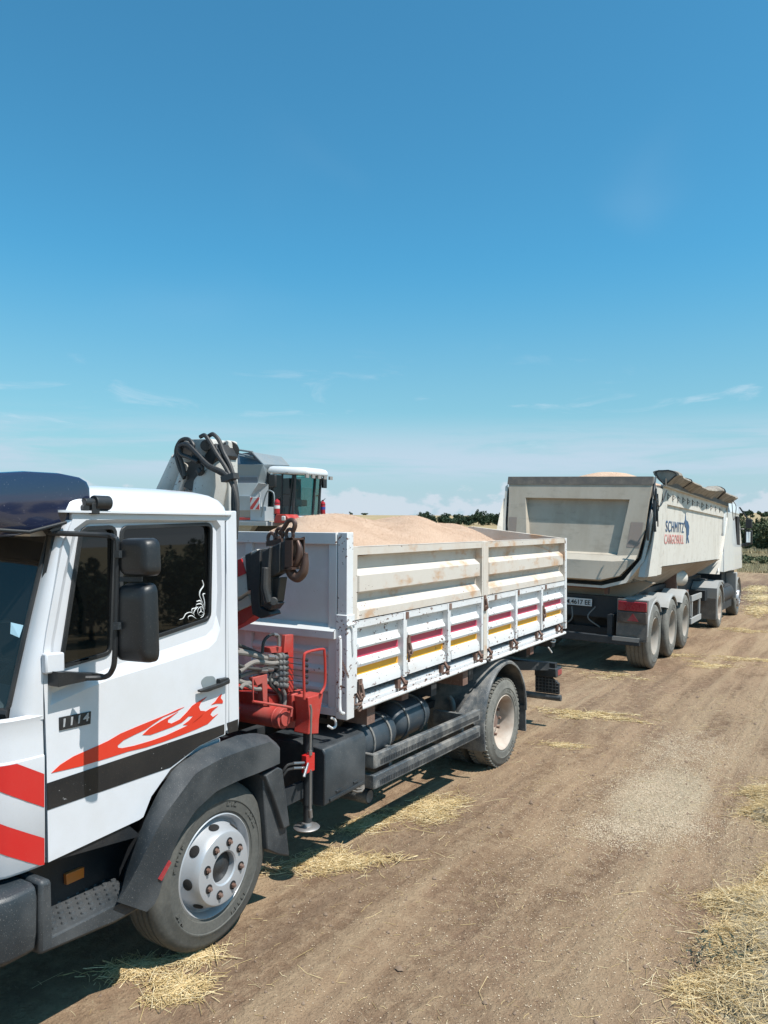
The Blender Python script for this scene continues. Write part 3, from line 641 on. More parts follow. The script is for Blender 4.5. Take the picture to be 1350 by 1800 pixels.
# red and white warning stripes round the corner
c = MB()
for z0, z1 in ((.771, .888), (1.015, 1.152)):
    lo = []; hi = []
    for s_ in np.linspace(.004, .55, 30):
        a = min(max(z0+.62*s_, .782), 1.225); b_ = min(max(z1+.62*s_, .782), 1.225); lo.append(corner(s_, a, .0025)); hi.append(corner(s_, b_, .0025))
    c.loft([lo, [p.lerp(q, .5) for p, q in zip(lo, hi)], hi])
c.build('warning_stripes', 'chev_red', T, smooth=60)
g_ = MB()      # front grille slats, set into the panel between the headlights
for z in (.98, 1.03, 1.08, 1.13): g_.box(-1.72, -.50, -1.268, -1.225, z, z+.03)
g_.box(-1.75, -.47, -1.262, -1.22, .96, 1.18); g_.build('grille', 'black', T, bevel=.004)
for x in (-.52, -2.02):
    g_ = MB(); g_.box(x, x+.32, -1.345, -1.28, .54, .67); hl_ = g_.build('headlight', 'greylens', T, bevel=.02)
    g_ = MB(); g_.box(x-.015, x+.335, -1.338, -1.27, .525, .685); g_.build('lamp_frame', 'black', hl_, bevel=.01)
for x in (-.75, -1.55):
    g_ = MB(); p_ = wsrow_at(x, 1.44); q_ = wsrow_at(x-.42, 1.60); g_.tube([p_+Vector((.25, -.03, -.04)), p_+Vector((0, -.03, .03)), q_+Vector((0, -.025, 0))], .009, 6); g_.build('wiper', 'black', T)
# interior
c = MB(); c.prism([(-1.15, 1.3), (-.75, 1.3), (-.78, 1.45), (-1.1, 1.43)], -2.05, -.2)
c.build('dashboard', 'dash', T, bevel=.02)
c = MB()
for x in (-.7, -1.75): c.box(x-.24, x+.24, -.45, .0, 1.1, 1.35); c.box(x-.23, x+.23, -.02, .1, 1.3, 1.95)
c.split('seat', 'interior', T, bevel=.04)
c = MB(); c.box(-2.1, -.13, .14, .15, 1.1, 2.2); c.box(-2.115, -2.11, -.75, .15, 1.1, 2.2); c.box(-2.1, -.12, -.86, .15, 1.045, 1.1); c.box(-2.1, -.12, -.8, .15, 2.2, 2.225)  # far-side sheet is added, closing the far window to keep the cab dark
c.build('cab_lining_blackout', 'interior', T, smooth=0)
c = MB(); c.tube([(-.62+.22*math.cos(a), -.66-.06*math.sin(a), 1.52+.2*math.sin(a)) for a in np.linspace(0, 2*PI, 30)], .014, 8); c.bar((-.62, -.66, 1.52), (-.62, -.85, 1.38), .05, .05); c.bar((-.84, -.66, 1.52), (-.4, -.66, 1.52), .03, .02)
c.build('steering_wheel', 'black', T)
c = MB(); c.loft([[(-.22-.02*i-.01*(i % 2), -.60-.008*(i % 2)*3, z) for i in range(12)] for z in (1.45, 1.8, 2.15)]); c.build('curtain', 'tank', T, smooth=0)
q = [AX(19, 1094, -.185), AX(41, 1099, -.165), AX(34, 1121, -.165), AX(18, 1114, -.185)]
c = MB(); c.add([p+Vector((0, -.0, 0)) for p in q], [(0, 1, 2, 3)]); c.build('toll_sticker', 'bluesticker', T, smooth=0)
# white swirl sticker with a three-pointed star in a ring, lower rear corner of the door window
s = MB(); XG = XS-.0265
def z3(pts): return [AX(260+x/3.75, 740+y/3.75, XG) for x, y in pts]
def swirl(pts, r=.0028): 
    p = smoothpath(z3(pts), 5); k = len(p); s.tube(p, [r*(.45+.75*math.sin(PI*min(1, .12+i/k))) for i in range(k)], 6)
swirl([(358, 1050), (366, 1085), (345, 1120), (340, 1150), (352, 1180), (368, 1215)]); swirl([(376, 1138), (362, 1145), (372, 1190), (374, 1240)])
swirl([(320, 1190), (345, 1185), (352, 1205)]); swirl([(318, 1210), (345, 1205), (362, 1222), (360, 1250)]); swirl([(330, 1225), (310, 1245), (300, 1270), (315, 1295)])
swirl([(200, 1310), (230, 1300), (250, 1270), (285, 1262), (310, 1290)]); swirl([(266, 1310), (265, 1290), (290, 1285), (320, 1305), (340, 1300)]); swirl([(290, 1262), (290, 1240), (315, 1232), (318, 1215)])
swirl([(340, 1300), (362, 1285), (374, 1255)])
cc = z3([(348, 1254)])[0]; s.tube([cc+Vector((0, .0225*math.cos(a), .0225*math.sin(a))) for a in np.linspace(0, 2*PI, 25)], .0022, 6)
for a in (90, 210, 330): s.tube([cc, cc+Vector((0, .021*math.cos(R(a)), .021*math.sin(R(a))))], [.004, .0012], 6)
s.build('swirl_sticker', 'sticker', wo_, smooth=0)
# mirrors
m_ = MB(); XM = .15
pts = [AX(86, 937, -.11), AX(120, 938, -.04), AX(186, 941, .08), AX(200, 945, .135), AX(206, 958, XM), AX(205, 1040, XM), AX(202, 1150, XM), AX(197, 1178, .135), AX(184, 1190, .08), AX(150, 1192, .03)]
m_.tube(smoothpath(pts, 4), .0115, 10)
m_.prism(YZ([(92, 1180), (172, 1183), (165, 1190), (92, 1206)], XS+.03), XS, XS+.07)
m_.prism(YZ([(84, 932), (140, 888), (140, 893), (92, 941)], -.1), -.14, -.085)
bp0 = m_.build('mirror_bracket', 'black', T, bevel=.004)
def mirror_head(px, ydepth, nm):
    pts = [AY(x, y, ydepth) for x, y in px]; loop = roundpoly([(p.x, p.z) for p in pts], .04, 5); q = MB(); cx_ = sum(p[0] for p in loop)/len(loop); cz_ = sum(p[1] for p in loop)/len(loop)
    rows = [[(cx_+(p[0]-cx_)*sc, ydepth+dy, cz_+(p[1]-cz_)*sc) for p in loop] for dy, sc in ((.06, .96), (.055, 1), (.03, 1), (.0, .95), (-.011, .86), (-.015, .6))]
    q.loft(rows, closed=True); k = len(loop); q.f.append(tuple(range(5*k, 6*k))); q.m.append(0); o_ = q.build(nm, 'black', T, smooth=50)
    g_ = MB(); g_.add([(cx_+(p[0]-cx_)*.93, ydepth+.058, cz_+(p[1]-cz_)*.93) for p in loop], [tuple(range(k))]); g_.build('mirror_glass', 'mirror', o_, smooth=0)
    return o_
mirror_head([(208, 946), (262, 946), (265, 1014), (210, 1012)], -.72, 'mirror'); mirror_head([(206, 1026), (258, 1026), (262, 1168), (203, 1163)], -.72, 'mirror')
q = MB(); q.bar(AX(205, 974, XM), AX(214, 974, XM+.03), .03, .03); q.bar(AX(203, 1100, XM), AX(212, 1100, XM+.03), .03, .03); q.bar(AX(207, 1018, XM), AX(250, 1018, XM+.09), .012, .02); q.split('mirror_clamp', 'plastic', T)
# sun visor
v_ = MB(); prof = [(-.685, 2.225), (-.68, 2.30), (-.685, 2.345), (-.70, 2.372), (-.74, 2.39), (-.84, 2.402), (-1.0, 2.40), (-1.12, 2.385), (-1.20, 2.35), (-1.24, 2.28), (-1.245, 2.20), (-1.22, 2.125), (-1.05, 2.13), (-.90, 2.155), (-.80, 2.18)]
cyv, czv = -.96, 2.26
rows = []
for x, s_ in ((-.078, .90), (-.080, .94), (-.088, .97), (-.11, .993), (-.16, 1), (-.3, 1.0), (-.7, 1.02), (-1.11, 1.03), (-1.52, 1.02), (-1.92, 1), (-2.08, 1), (-2.13, .97), (-2.14, .94), (-2.142, .90)):
    rows.append([(x, cyv+(y-cyv)*s_, czv+(z-czv)*s_) for y, z in prof])
v_.loft(rows, closed=True); k = len(prof); v_.f += [tuple(range(k)), tuple(range((len(rows)-1)*k, len(rows)*k))]; v_.m += [0, 0]
vo = v_.build('sun_visor', 'visor', T, smooth=80, bevel=.012)
q = MB(); pb = AX(144, 893, -.075); q.cyl(pb, pb+Vector((.03, 0, 0)), .016, n=12); q.tube([(-.1, -1.2, 2.165), (-.06, -1.0, 2.15), (-.06, -.83, 2.19)], .008); q.build('visor_bracket', 'black', T)
q = MB(); pb = AX(174, 884, -.06); q.cyl(pb+Vector((0, -.03, 0)), pb+Vector((0, .05, 0)), .033, n=16); q.cyl(pb+Vector((0, -.08, 0)), pb+Vector((0, -.03, 0)), .02, n=12); q.box(pb.x-.02, pb.x+.02, pb.y-.05, pb.y-.01, pb.z-.05, pb.z); q.build('roof_lamp', 'black', T, bevel=.003)
# lower front: sill, step, bumper, wheel arch
q = MB(); q.box(XR+.1, -.22, -.93, -.2, .45, .80); q.prism([(-.9, .78), (-.9, .80), (-.48, .80), (-.4, .72)], -.22, XS-.01); q.build('sill_panel', 'black', T)
q = MB(); q.prism(YZ([(116, 1537), (148, 1524), (148, 1542), (117, 1556)], -.2), -.22, -.198); q.build('side_reflector', 'orange', T, bevel=.003)
q = MB(); q.prism([(-.975, .455), (-.975, .75), (-.925, .745), (-.915, .505), (-.46, .505), (-.40, .475), (-.40, .425), (-.6, .42)], -.30, .005, axis='x')
stp = q.build('cab_step', 'plastic', T, bevel=.018)
q = MB()
for i in range(9):
    for j in range(5): q.cyl((-.05-.045*j, -.87+.048*i+(j % 2)*.024, .503), (-.05-.045*j, -.87+.048*i+(j % 2)*.024, .513), .015, .012, n=10)
q.split('step_stud', 'plastic', stp)
q = MB(); rows = []
for z, o in ((.465, -.035), (.49, .0), (.56, .012), (.70, .012), (.735, 0), (.75, -.03)):
    pl = [(.0+o, -.99), (.0+o, -1.10), (-.03+o, -1.20-o), (-.10, -1.27-o), (-.22, -1.30-o), (-1.11, -1.34-o)]; h_ = [Vector((a, b_, z)) for a, b_ in pl]; rows.append([Vector((-.2, -.99, z))]+h_+[Vector((-2.22-p.x, p.y, z)) for p in h_[::-1][1:]]+[Vector((-2.02, -.99, z))])
q.loft(rows, closed=True); k = len(rows[0]); q.f += [tuple(range(k)), tuple(range(5*k, 6*k))]; q.m += [0, 0]; bu = q.build('front_bumper', 'plastic', T, smooth=40, bevel=.01)
q = MB(); q.box(.002, .012, -1.215, -1.15, .60, .70); q.build('corner_lamp', 'orange', bu, bevel=.004)
def arch(top, cre, inn, x_top, x_c, x_i, xin, n=26):
    a = resample([AX(x, y, x_top) for x, y in top], n); b_ = resample([AX(x, y, x_c) for x, y in cre], n); c_ = resample([AX(x, y, x_i) for x, y in inn], n)
    return [a, [p*.35+q_*.65+Vector((.008, 0, .0)) for p, q_ in zip(a, b_)], b_, c_, [Vector((xin, p.y, p.z)) for p in c_]]
q = MB()
q.loft(arch([(222, 1532), (240, 1480), (253, 1443), (278, 1392), (307, 1348), (353, 1317), (415, 1293), (445, 1288), (469, 1292), (486, 1306)],
            [(205, 1585), (224, 1560), (249, 1511), (290, 1432), (345, 1358), (390, 1333), (430, 1318), (478, 1303), (492, 1318)],
            [(258, 1603), (276, 1586), (291, 1532), (315, 1470), (344, 1424), (382, 1390), (420, 1372), (456, 1358), (492, 1342)], XS-.01, .03, .035, -.33))
q.build('front_wheel_arch', 'plastic', T, smooth=45)
q = MB(); q.prism(YZ([(467, 1364), (490, 1349), (497, 1352), (510, 1452), (499, 1458), (484, 1410)], .03), -.02, .03); q.prism(YZ([(462, 1362), (490, 1352), (500, 1420), (509, 1505), (490, 1503), (470, 1494)], .0), -.32, -.0); q.split('arch_flap', 'plastic', T, bevel=.008)
q = MB(); q.prism(YZ([(278, 1545), (297, 1512), (300, 1516), (283, 1548)], .036), .03, .042); q.build('arch_reflector', 'redlens', T)
# wheels
zr = .29; YR = 3.995
wheel(T, -.03, .07, .412, .418, .25, .247, 'dish'); wheel(T, -2.2, .07, .412, .418, .25, .247, 'dish', -1)
wheel(T, -.045, YR, zr, .418, .24, .250, 'deep', lugs=True, tyre='tyredusty', rimmat='rimcream'); wheel(T, -.33, YR, zr, .418, .24, .250, 'deep', lugs=True, rimmat='rimcream')
wheel(T, -2.26, YR, zr, .418, .24, .250, 'deep', -1, rimmat='rimcream'); wheel(T, -1.97, YR, zr, .418, .24, .250, 'deep', -1, rimmat='rimcream')
# chassis
q = MB()
for x in (-.72, -1.62): q.box(x, x+.07, -.9, 5.72, .56, .80)
for y in (.4, 1.4, 2.4, 3.3, 4.5, 5.6): q.box(-1.6, -.7, y, y+.08, .60, .76)
q.box(-2.1, -.1, -.06, .06, .40, .48); q.cyl((-2.0, YR, zr), (-.3, YR, zr), .07); q.cyl((-1.16, .6, .55), (-1.16, 3.6, zr+.1), .045)
q.lathe([(.02, -.2), (.14, -.12), (.2, 0), (.14, .12), (.02, .2)], (-1.16, YR, zr), 'y', 20)
q.box(-1.5, -.8, -.7, .7, .5, .95); q.box(-.60, -.50, 2.9, 4.8, .50, .56)
for y in (1.5, 2.5, 3.2, 4.6, 5.4): q.box(-2.28, -.06, y, y+.09, .82, .93)
q.box(-1.7, -.62, 1.3, 5.66, .80, .84); q.build('chassis_frame', 'chassis', T)
q = MB(); q.prism([(-.10, .80), (-.02, .79), (.0, .76), (-.005, .44), (-.06, .43), (-.5, .43), (-.5, .80)], .98, 1.45, axis='y'); bb = q.build('battery_box', 'plastic', T, bevel=.03)
q = MB(); q.box(-.012, .006, 1.03, 1.42, .455, .47); q.box(-.012, .004, 1.10, 1.16, .49, .50); q.box(-.012, .004, 1.3, 1.36, .49, .50); q.build('box_latch', 'plastic', bb)
for (y0, y1, x_, z_, r_) in ((1.50, 2.02, -.20, .66, .145), (2.05, 2.62, -.24, .67, .145)):
    q = MB(); q.lathe([(.001, -.0), (r_*.55, .01), (r_*.85, .035), (r_, .09), (r_, y1-y0-.09), (r_*.85, y1-y0-.035), (r_*.5, y1-y0-.01), (.001, y1-y0)], (x_, y0, z_), 'y', 32); ta = q.build('air_tank', 'tank', T, smooth=40)
    q = MB()
    for yy in (y0+.14, y1-.16): q.tube([(x_+(r_+.005)*math.cos(a), yy, z_+(r_+.005)*math.sin(a)) for a in np.linspace(-.9, PI, 18)], .011, 6)
    q.split('tank_strap', 'greyp', ta)
for z0, z1, h_ in ((.565, .52, .10), (.425, .375, .098)):
    q = MB(); y0, y1 = 1.55, 3.30
    q.add([(x, y, (z0 if y == y0 else z1)+s_*h_/2) for y in (y0, y1) for s_ in (-1, 1) for x in (-.03, .01)], [(0, 1, 3, 2), (4, 6, 7, 5), (0, 4, 5, 1), (2, 3, 7, 6), (0, 2, 6, 4), (1, 5, 7, 3)])
    q.box(-.1, .005, 1.545, 1.575, z0-h_/2, z0+h_/2)
    ro = q.build('side_guard_rail', 'greyp', T, bevel=.008)
    q = MB()
    for i in range(70):
        y = 1.62+i*.0235; zc = z0+(z1-z0)*(y-y0)/(y1-y0)-.01
        q.box(.009, .0125, y, y+.013, zc-.022, zc+.012)
    q.split('rail_perforation', 'chassis', ro)
q = MB(); q.box(-.3, -.03, 1.8, 1.84, .40, .60); q.box(-.3, -.03, 3.0, 3.04, .36, .58); q.bar(AX(590, 1297, -.45), AX(712, 1228, -.45), .05, .035); q.split('guard_bracket', 'greyp', T)
q = MB(); p0 = AX(650, 1400, -.14); q.tube([p0+Vector((-.65, -.02, .05)), p0+Vector((-.3, 0, .0)), p0], .052, 20, cap=False); q.tube([p0, p0+Vector((-.02, 0, 0))], [.045, .043], 20); q.build('exhaust_pipe', 'greyp', T)
q = MB()
for k_ in range(5): q.tube(smoothpath([(-.3-.02*k_, 1.42, .55-.02*k_), (-.1, 1.5, .44-.02*k_), (-.12, 1.6, .42), (-.3, 1.75, .45-.01*k_)], 5), .012, 8)
q.tube(smoothpath([AX(683, 1240, -.3), AX(700, 1232, -.25), AX(712, 1250, -.25), AX(713, 1300, -.25)], 5), .025, 10); q.tube(smoothpath([AX(790, 1225, -.3), AX(797, 1240, -.25), AX(796, 1285, -.25)], 5), .022, 10)
q.split('brake_hose', 'greyhose', T)
# rear mudguard
q = MB()
for (x0, x1) in ((-.56, -.0), (-2.3, -1.74)):
    prof_o = arc(3.93, .35, .550, 200, -3, 34); prof_i = arc(3.93, .35, .512, 200, -3, 34)
    rows = [[Vector((x0, y, z)) for y, z in prof_o], [Vector((x1-.03, y, z)) for y, z in prof_o], [Vector((x1, y, z)) for y, z in [((a[0]+b_[0])/2, (a[1]+b_[1])/2) for a, b_ in zip(prof_o, prof_i)]], [Vector((x1, y, z)) for y, z in prof_i], [Vector((x1-.02, y, z)) for y, z in prof_i]]
    q.loft(rows)
q.prism(YZ([(815, 1256), (840, 1217), (853, 1195), (864, 1180), (870, 1180), (858, 1208), (851, 1240), (849, 1274), (838, 1278)], -.08), -.14, -.08)
q.split('rear_mudguard', 'greyp', T, smooth=50)
q = MB(); q.prism([(4.46, .36), (4.48, .36), (4.50, .10), (4.48, .10)], -.52, -.02); q.build('mud_flap', 'greyp', T)
# rear light bar
q = MB(); q.box(-2.2, -.1, 5.62, 5.70, .50, .60); q.bar((-.45, 4.5, .72), (-.18, 5.7, .55), .06, .09); q.build('rear_beam', 'chassis', T)
q = MB(); q.box(-.34, -.08, 5.60, 5.80, .44, .545); ll = q.build('tail_light', 'plastic', T, bevel=.01)
q = MB(); q.box(-.12, -.078, 5.66, 5.805, .45, .52); q.build('tail_lens', 'redlens', ll, bevel=.008)
q = MB(); q.prism([(-.34, .44), (-.16, .44), (-.06, .37), (-.06, .25), (-.34, .25)], 5.63, 5.67, axis='y'); lb = q.build('light_bracket', 'chassis', T)
q = MB()
for i in range(7): q.cyl((-.335+.04*i, 5.625, .255), (-.335+.04*i, 5.625, .43-.03*(i > 4)), .003, n=5)
for i in range(5): q.cyl((-.34, 5.625, .27+.035*i), (-.065, 5.625, .27+.035*i), .003, n=5)
q.build('bracket_ribs', 'greyp', lb)
q = MB(); q.tube([(-2.2, 5.65, .205), (-.04, 5.65, .205)], .036, 18); q.tube([(-.042, 5.65, .205), (-.036, 5.65, .205)], .03, 14); q.build('underrun_bar', 'greyp', T)

# --- load bed
YA, YB, YM0, YM1 = 1.275, 5.705, 3.36, 3.46
zz = lambda y: AX(627, y, 0).z
q = MB(); q.box(-2.32, -.03, 1.22, 5.66, .955, 1.0); q.box(-2.33, -.035, YA, 5.68, .965, 1.03); q.build('bed_floor', 'bedwhite', T, bevel=.004)
lowp = [(1.545, -.002), (1.500, -.002), (1.495, -.048), (zz(1127), -.048), (zz(1133), -.012), (zz(1139), -.004), (zz(1143), -.012), (zz(1145), -.048), (zz(1152), -.048), (zz(1160), -.04), (zz(1163), -.012), (zz(1170), -.004), (zz(1175), -.012), (zz(1178), -.048), (zz(1184), -.048), (zz(1191), -.04), (zz(1196), -.01), (zz(1205), -.002), (zz(1216), -.002), (zz(1218), -.048)]
lowm = [0]*19; lowm[7] = 1; lowm[8] = 1; lowm[13] = 2; lowm[14] = 2
def board(name, y0, y1, prof, matseg, mats, ribs, t=.03, ribw=.05, x0=0.0, extra=None):
    q = MB(); ys = [y0]+sorted(ribs)+[y1]; base = min(p[1] for p in prof); e = []
    for i in range(len(ys)-1):
        a, b_ = ys[i]+ribw/2, ys[i+1]-ribw/2
        rows = []
        for yy, f_ in ((a, 0), (a+.035, 1), (b_-.035, 1), (b_, 0)): rows.append([Vector((x0+(base+(x-base)*(f_ if 1 < j < len(prof)-1 else 1)), yy, z)) for j, (z, x) in enumerate(prof)])
        q.loft(rows, mats=lambda i_, j: matseg[j])
    zt, zb = prof[0][0], prof[-1][0]
    for yy in ys: q.box(x0+base-.001, x0+.001, yy-ribw/2-.001, yy+ribw/2+.001, zb, zt-.001)
    q.box(x0+base-.003-t, x0+base-.0015, y0-ribw/2, y1+ribw/2, zb, zt); q.box(x0-.07, x0-.001, y0-ribw/2+.002, y1+ribw/2-.002, zt-.002, zt+.002)
    return q.build(name, mats, T, smooth=30)
ribs1 = [AX(712, 1150, 0).y, AX(789.5, 1120, 0).y]; ribs2 = [AX(908, 1080, 0).y, AX(953, 1070, 0).y]
lb1 = board('lower_side_board', YA+.03, YM0, lowp, lowm, ['bedwhite', 'magenta', 'yellow'], ribs1); lb2 = board('lower_side_board', YM1, YB-.03, lowp, lowm, ['bedwhite', 'magenta', 'yellow'], ribs2)
zu = lambda y: AX(629, 900+y/3.068, 0).z
upp = [(2.037, -.001), (zu(232), -.001), (zu(234), -.062), (zu(309), -.062), (zu(345), -.004), (zu(432), -.004), (zu(450), -.062), (zu(482), -.062), (zu(525), -.012), (zu(535), -.002), (1.556, -.002)]
u1 = board('upper_side_board', YA+.025, YM0+.01, upp, [0]*10, ['bedcream'], [], ribw=.055); u2 = board('upper_side_board', YM1-.005, YB-.03, upp, [0]*10, ['bedcream'], [], ribw=.055)
# far side and tailgate
q = MB(); q.box(-2.36, -2.31, YA, YB-.03, 1.0, 2.037); q.build('far_side_board', 'bedcream', T)
q = MB(); q.prism([(-2.34, 1.0), (-2.34, 2.035), (-1.17, 2.165), (0.0, 2.035), (0.0, 1.0)], 5.662, 5.70, axis='y'); q.build('bed_tailgate', 'bedcream', T, bevel=.004)
# front bulkhead
q = MB(); BY = 1.20
q.box(-2.3, -.07, BY+.03, BY+.045, .94, 2.13)
q.box(-2.3, -.075, BY-.012, BY+.03, 2.055, 2.132); q.box(-2.3, -.075, BY-.03, BY+.03, 1.44, 1.49); q.prism([(BY-.03, 1.49), (BY+.03, 1.49), (BY+.03, 1.53)], -2.3, -.075); q.box(-.14, -.075, BY, BY+.03, .94, 2.055)
q.box(-.86, -.80, BY, BY+.029, 1.53, 2.055); q.box(-.86, -.80, BY, BY+.029, .94, 1.44); q.box(-2.3, -.075, BY-.005, BY+.03, .94, .99)
for z in (1.34, 1.22, 1.10): q.prism([(BY+.03, z+.035), (BY+.008, z+.01), (BY+.008, z-.01), (BY+.03, z-.03)], -.8, -.14)
q.build('bulkhead', 'white2', T, bevel=.003)
q = MB(); q.box(-.068, .008, 1.20, 1.272, .93, 2.134); q.box(-.075, .016, 1.192, 1.280, .925, 1.60); fp = q.build('corner_post', 'bedwhite', T, bevel=.005)
q = MB(); q.box(-.05, .006, YM0+.012, YM1-.012, .99, 2.04); q.build('centre_post', 'bedcream', T, bevel=.004)
q = MB(); q.box(-.055, .008, 5.66, 5.712, 1.0, 2.038); q.build('rear_corner_post', 'bedwhite', T, bevel=.004)
# hinge rod, hinges, latches, hooks
q = MB(); q.tube([(.015, 1.36, .972), (.015, 3.38, .972)], .016, 10); q.tube([(.015, 3.48, .968), (.015, 5.62, .962)], .016, 10); q.split('hinge_rod', 'bedwhite', T)
def chain(yc, zt, x=.01):
    q = MB(); q.bar((x-.03, yc, zt+.05), (x+.01, yc, zt-.005), .028, .016)
    q.tube([(x+.022*math.cos(a), yc-.02+.022*math.sin(a), zt-.03+.01*math.cos(a)) for a in np.linspace(0, 2*PI, 12)], .0085, 6)
    q.tube([(x+.012*math.sin(a), yc+.012+.02*math.cos(a), zt-.012+.028*math.sin(a)) for a in np.linspace(0, 2*PI, 12)], .008, 6)
    q.tube([(x+.01+.006*math.sin(a), yc-.01+.02*math.cos(a), zt-.055+.018*math.sin(a)) for a in np.linspace(0, 2*PI, 12)], .008, 6)
    q.box(-.04, -.01, yc-.06, yc-.02, zt-.03, zt+.03); q.build('board_hinge', 'rust', T)
for x_, y_ in ((632, 1238), (711, 1211), (786, 1178), (845, 1152), (862, 1146), (907, 1132), (951, 1117), (986, 1106)): chain(AX(x_, y_, .01).y, 1.03)
def latch(px, py, h_=.11):
    p = AX(px, py, .01); q = MB(); q.bar(p+Vector((0, 0, h_)), p-Vector((0, 0, h_)), .022, .012, up=(1, 0, 0)); q.bar(p+Vector((.01, -.01, .05)), p+Vector((.012, .02, -.04)), .018, .018); q.tube([p+Vector((.012, .018*math.cos(a), -.03+.018*math.sin(a))) for a in np.linspace(0, 2*PI, 10)], .007, 6)
    q.box(p.x-.012, p.x+.002, p.y-.02, p.y+.02, p.z-.02, p.z+.08); q.build('board_latch', 'rust', T)
latch(719, 1140, .10); latch(956, 1078, .085); latch(853, 1062, .06); latch(634, 1215, .08)
for px, py in ((716, 1085), (792, 1068), (872, 1052), (912, 1045), (960, 1030)):
    p = AX(px, py, .003); q = MB(); q.box(-.01, .006, p.y-.02, p.y+.02, 1.495, 1.545); q.build('board_clip', 'rust', T)
q = MB(); q.tube(smoothpath([AX(596, 1118, .012), AX(598, 1128, .02), AX(598, 1180, .02), AX(597, 1235, .02), AX(599, 1252, .03), AX(604, 1254, .02)], 5), .011, 8); q.tube(smoothpath([AX(612, 1095, .02), AX(619, 1106, .022), AX(620, 1130, .022), AX(621, 1150, .022)], 4), .008, 8); q.tube([AX(609, 1100, .02), AX(624, 1096, .02)], .011, 8)
q.split('post_lock_rod', 'bedwhite', T)
q = MB()
for i in range(9):
    p = AX(602+i*1.3, 1163+i*3.2, .018); q.tube([p+Vector((0, .006*math.cos(a), .008*math.sin(a))) for a in np.linspace(0, 2*PI, 8)], .002, 5)
q.build('lock_chain', 'rust', T)
for pts in ([(583, 1262), (589, 1266), (590, 1276), (584, 1280), (577, 1276)], [(972, 1123), (976, 1125), (974, 1129), (969, 1128)], [(964, 1138), (968, 1144), (970, 1147)]):
    q = MB(); q.tube(smoothpath([AX(x, y, -.03) for x, y in pts], 4), .008, 8); q.split('rope_hook', 'bedwhite', T)
for px, py0, py1 in ((652, 1238, 1272), (712, 1215, 1230), (818, 1178, 1204), (935, 1138, 1150)):
    a = AX(px, py0, -.02); b_ = AX(px, py1, -.02); q = MB(); q.box(-.35, -.02, a.y-.05, a.y+.05, b_.z, .965); q.build('bed_bracket', 'rust', T)

# --- loader crane between cab and bed
K = MB(); K.bar((-2.0, .93, 1.05), (-.16, .93, 1.05), .15, .17)
K.box(-1.45, -.95, .5, .95, .85, 1.35)
crane = K.build('crane_base', 'redp', T, bevel=.008)
q = MB(); p = AX(500, 1263, -.14); q.cyl((-.75, p.y, p.z), (-.14, p.y, p.z), .062, n=28); q.cyl((-.14, p.y, p.z), (-.125, p.y, p.z), .045, n=24); q.cyl((-.2, p.y, p.z), (-.185, p.y, p.z), .064, n=28)
q.build('red_cylinder', 'redp', crane, bevel=.003)
q = MB(); q.cyl((-1.2, .72, 1.3), (-1.2, .72, 2.0), .15, .13, n=28); q.box(-1.42, -1.0, .60, .84, 1.85, 2.15)
q.build('crane_column', 'boomwhite', crane)
q = MB(); q.tube([AY(276, 910, .74), AY(322, 806, .74)], [.085, .075], 24); q.bar(AY(322, 900, .72), AY(352, 800, .72), .13, .13, up=(0, 1, 0)); q.tube([AY(299, 905, .60), AY(331, 815, .60)], .035, 14)
q.prism(XZ([(318, 800), (322, 782), (333, 772), (372, 771), (380, 800), (372, 850), (345, 856), (330, 850)], .63), .63, .80, axis='y')
q.build('inner_boom', 'boomwhite', crane, bevel=.012)
q = MB(); q.prism(XZ([(386, 780), (398, 773), (403, 776), (404, 900), (404, 940), (392, 940), (388, 860)], .72), .72, .80, axis='y')
q.tube([AY(381, 806, .66), AY(370, 850, .66), AY(362, 900, .66)], [.05, .105, .10], 20)
q.build('outer_boom', 'boomwhite', crane, bevel=.008)
q = MB(); q.cyl(AY(404, 792, .74), AY(404, 792, .83), .06, n=20); q.cyl(AY(325, 790, .58), AY(325, 790, .88), .055, n=20); q.cyl(AY(362, 783, .58), AY(362, 783, .86), .035, n=16); q.prism(XZ([(368, 800), (386, 780), (392, 800), (372, 830), (362, 820)], .64), .60, .78, axis='y')
q.prism(XZ([(325, 812), (335, 812), (350, 800), (356, 830), (346, 862), (335, 862), (324, 855), (332, 840)], .59), .58, .64, axis='y'); q.build('boom_knuckle', 'grease', crane, bevel=.004)
def hz(pts, y0=.58): return smoothpath([AY(260+x/3.75, 740+y/3.75, y0) for x, y in pts], 6)
for pts, y0, r_ in (([(240, 380), (205, 300), (185, 200), (215, 130), (265, 120), (300, 160), (290, 200)], .56, .0125), ([(245, 365), (225, 280), (200, 205), (225, 160), (300, 200), (380, 290), (470, 340), (540, 390), (575, 480), (590, 600), (575, 760)], .54, .0135),
                    ([(330, 270), (270, 240), (215, 215), (210, 165), (260, 155), (320, 210), (400, 290), (500, 340), (550, 400), (585, 520), (585, 700)], .52, .0135), ([(345, 105), (375, 95), (410, 140), (450, 210), (520, 320), (560, 420), (580, 560), (570, 760)], .56, .0135),
                    ([(400, 100), (430, 88), (470, 130), (500, 210), (545, 300), (575, 420), (590, 560), (578, 780)], .58, .0135), ([(470, 160), (500, 230), (530, 300), (560, 400), (560, 560), (570, 800)], .60, .012), ([(300, 230), (340, 270), (360, 310), (350, 350)], .55, .012)):
    q = MB(); q.tube(hz(pts, y0), r_, 8); q.build('hydraulic_hose', 'hose', crane)
q = MB(); q.bar(AY(393, 843, .52), AY(415, 836, .52), .05, .035); q.tube([AY(350, 826, .55), AY(354, 832, .55)], .025, 8); q.split('hose_clamp', 'hose', crane)
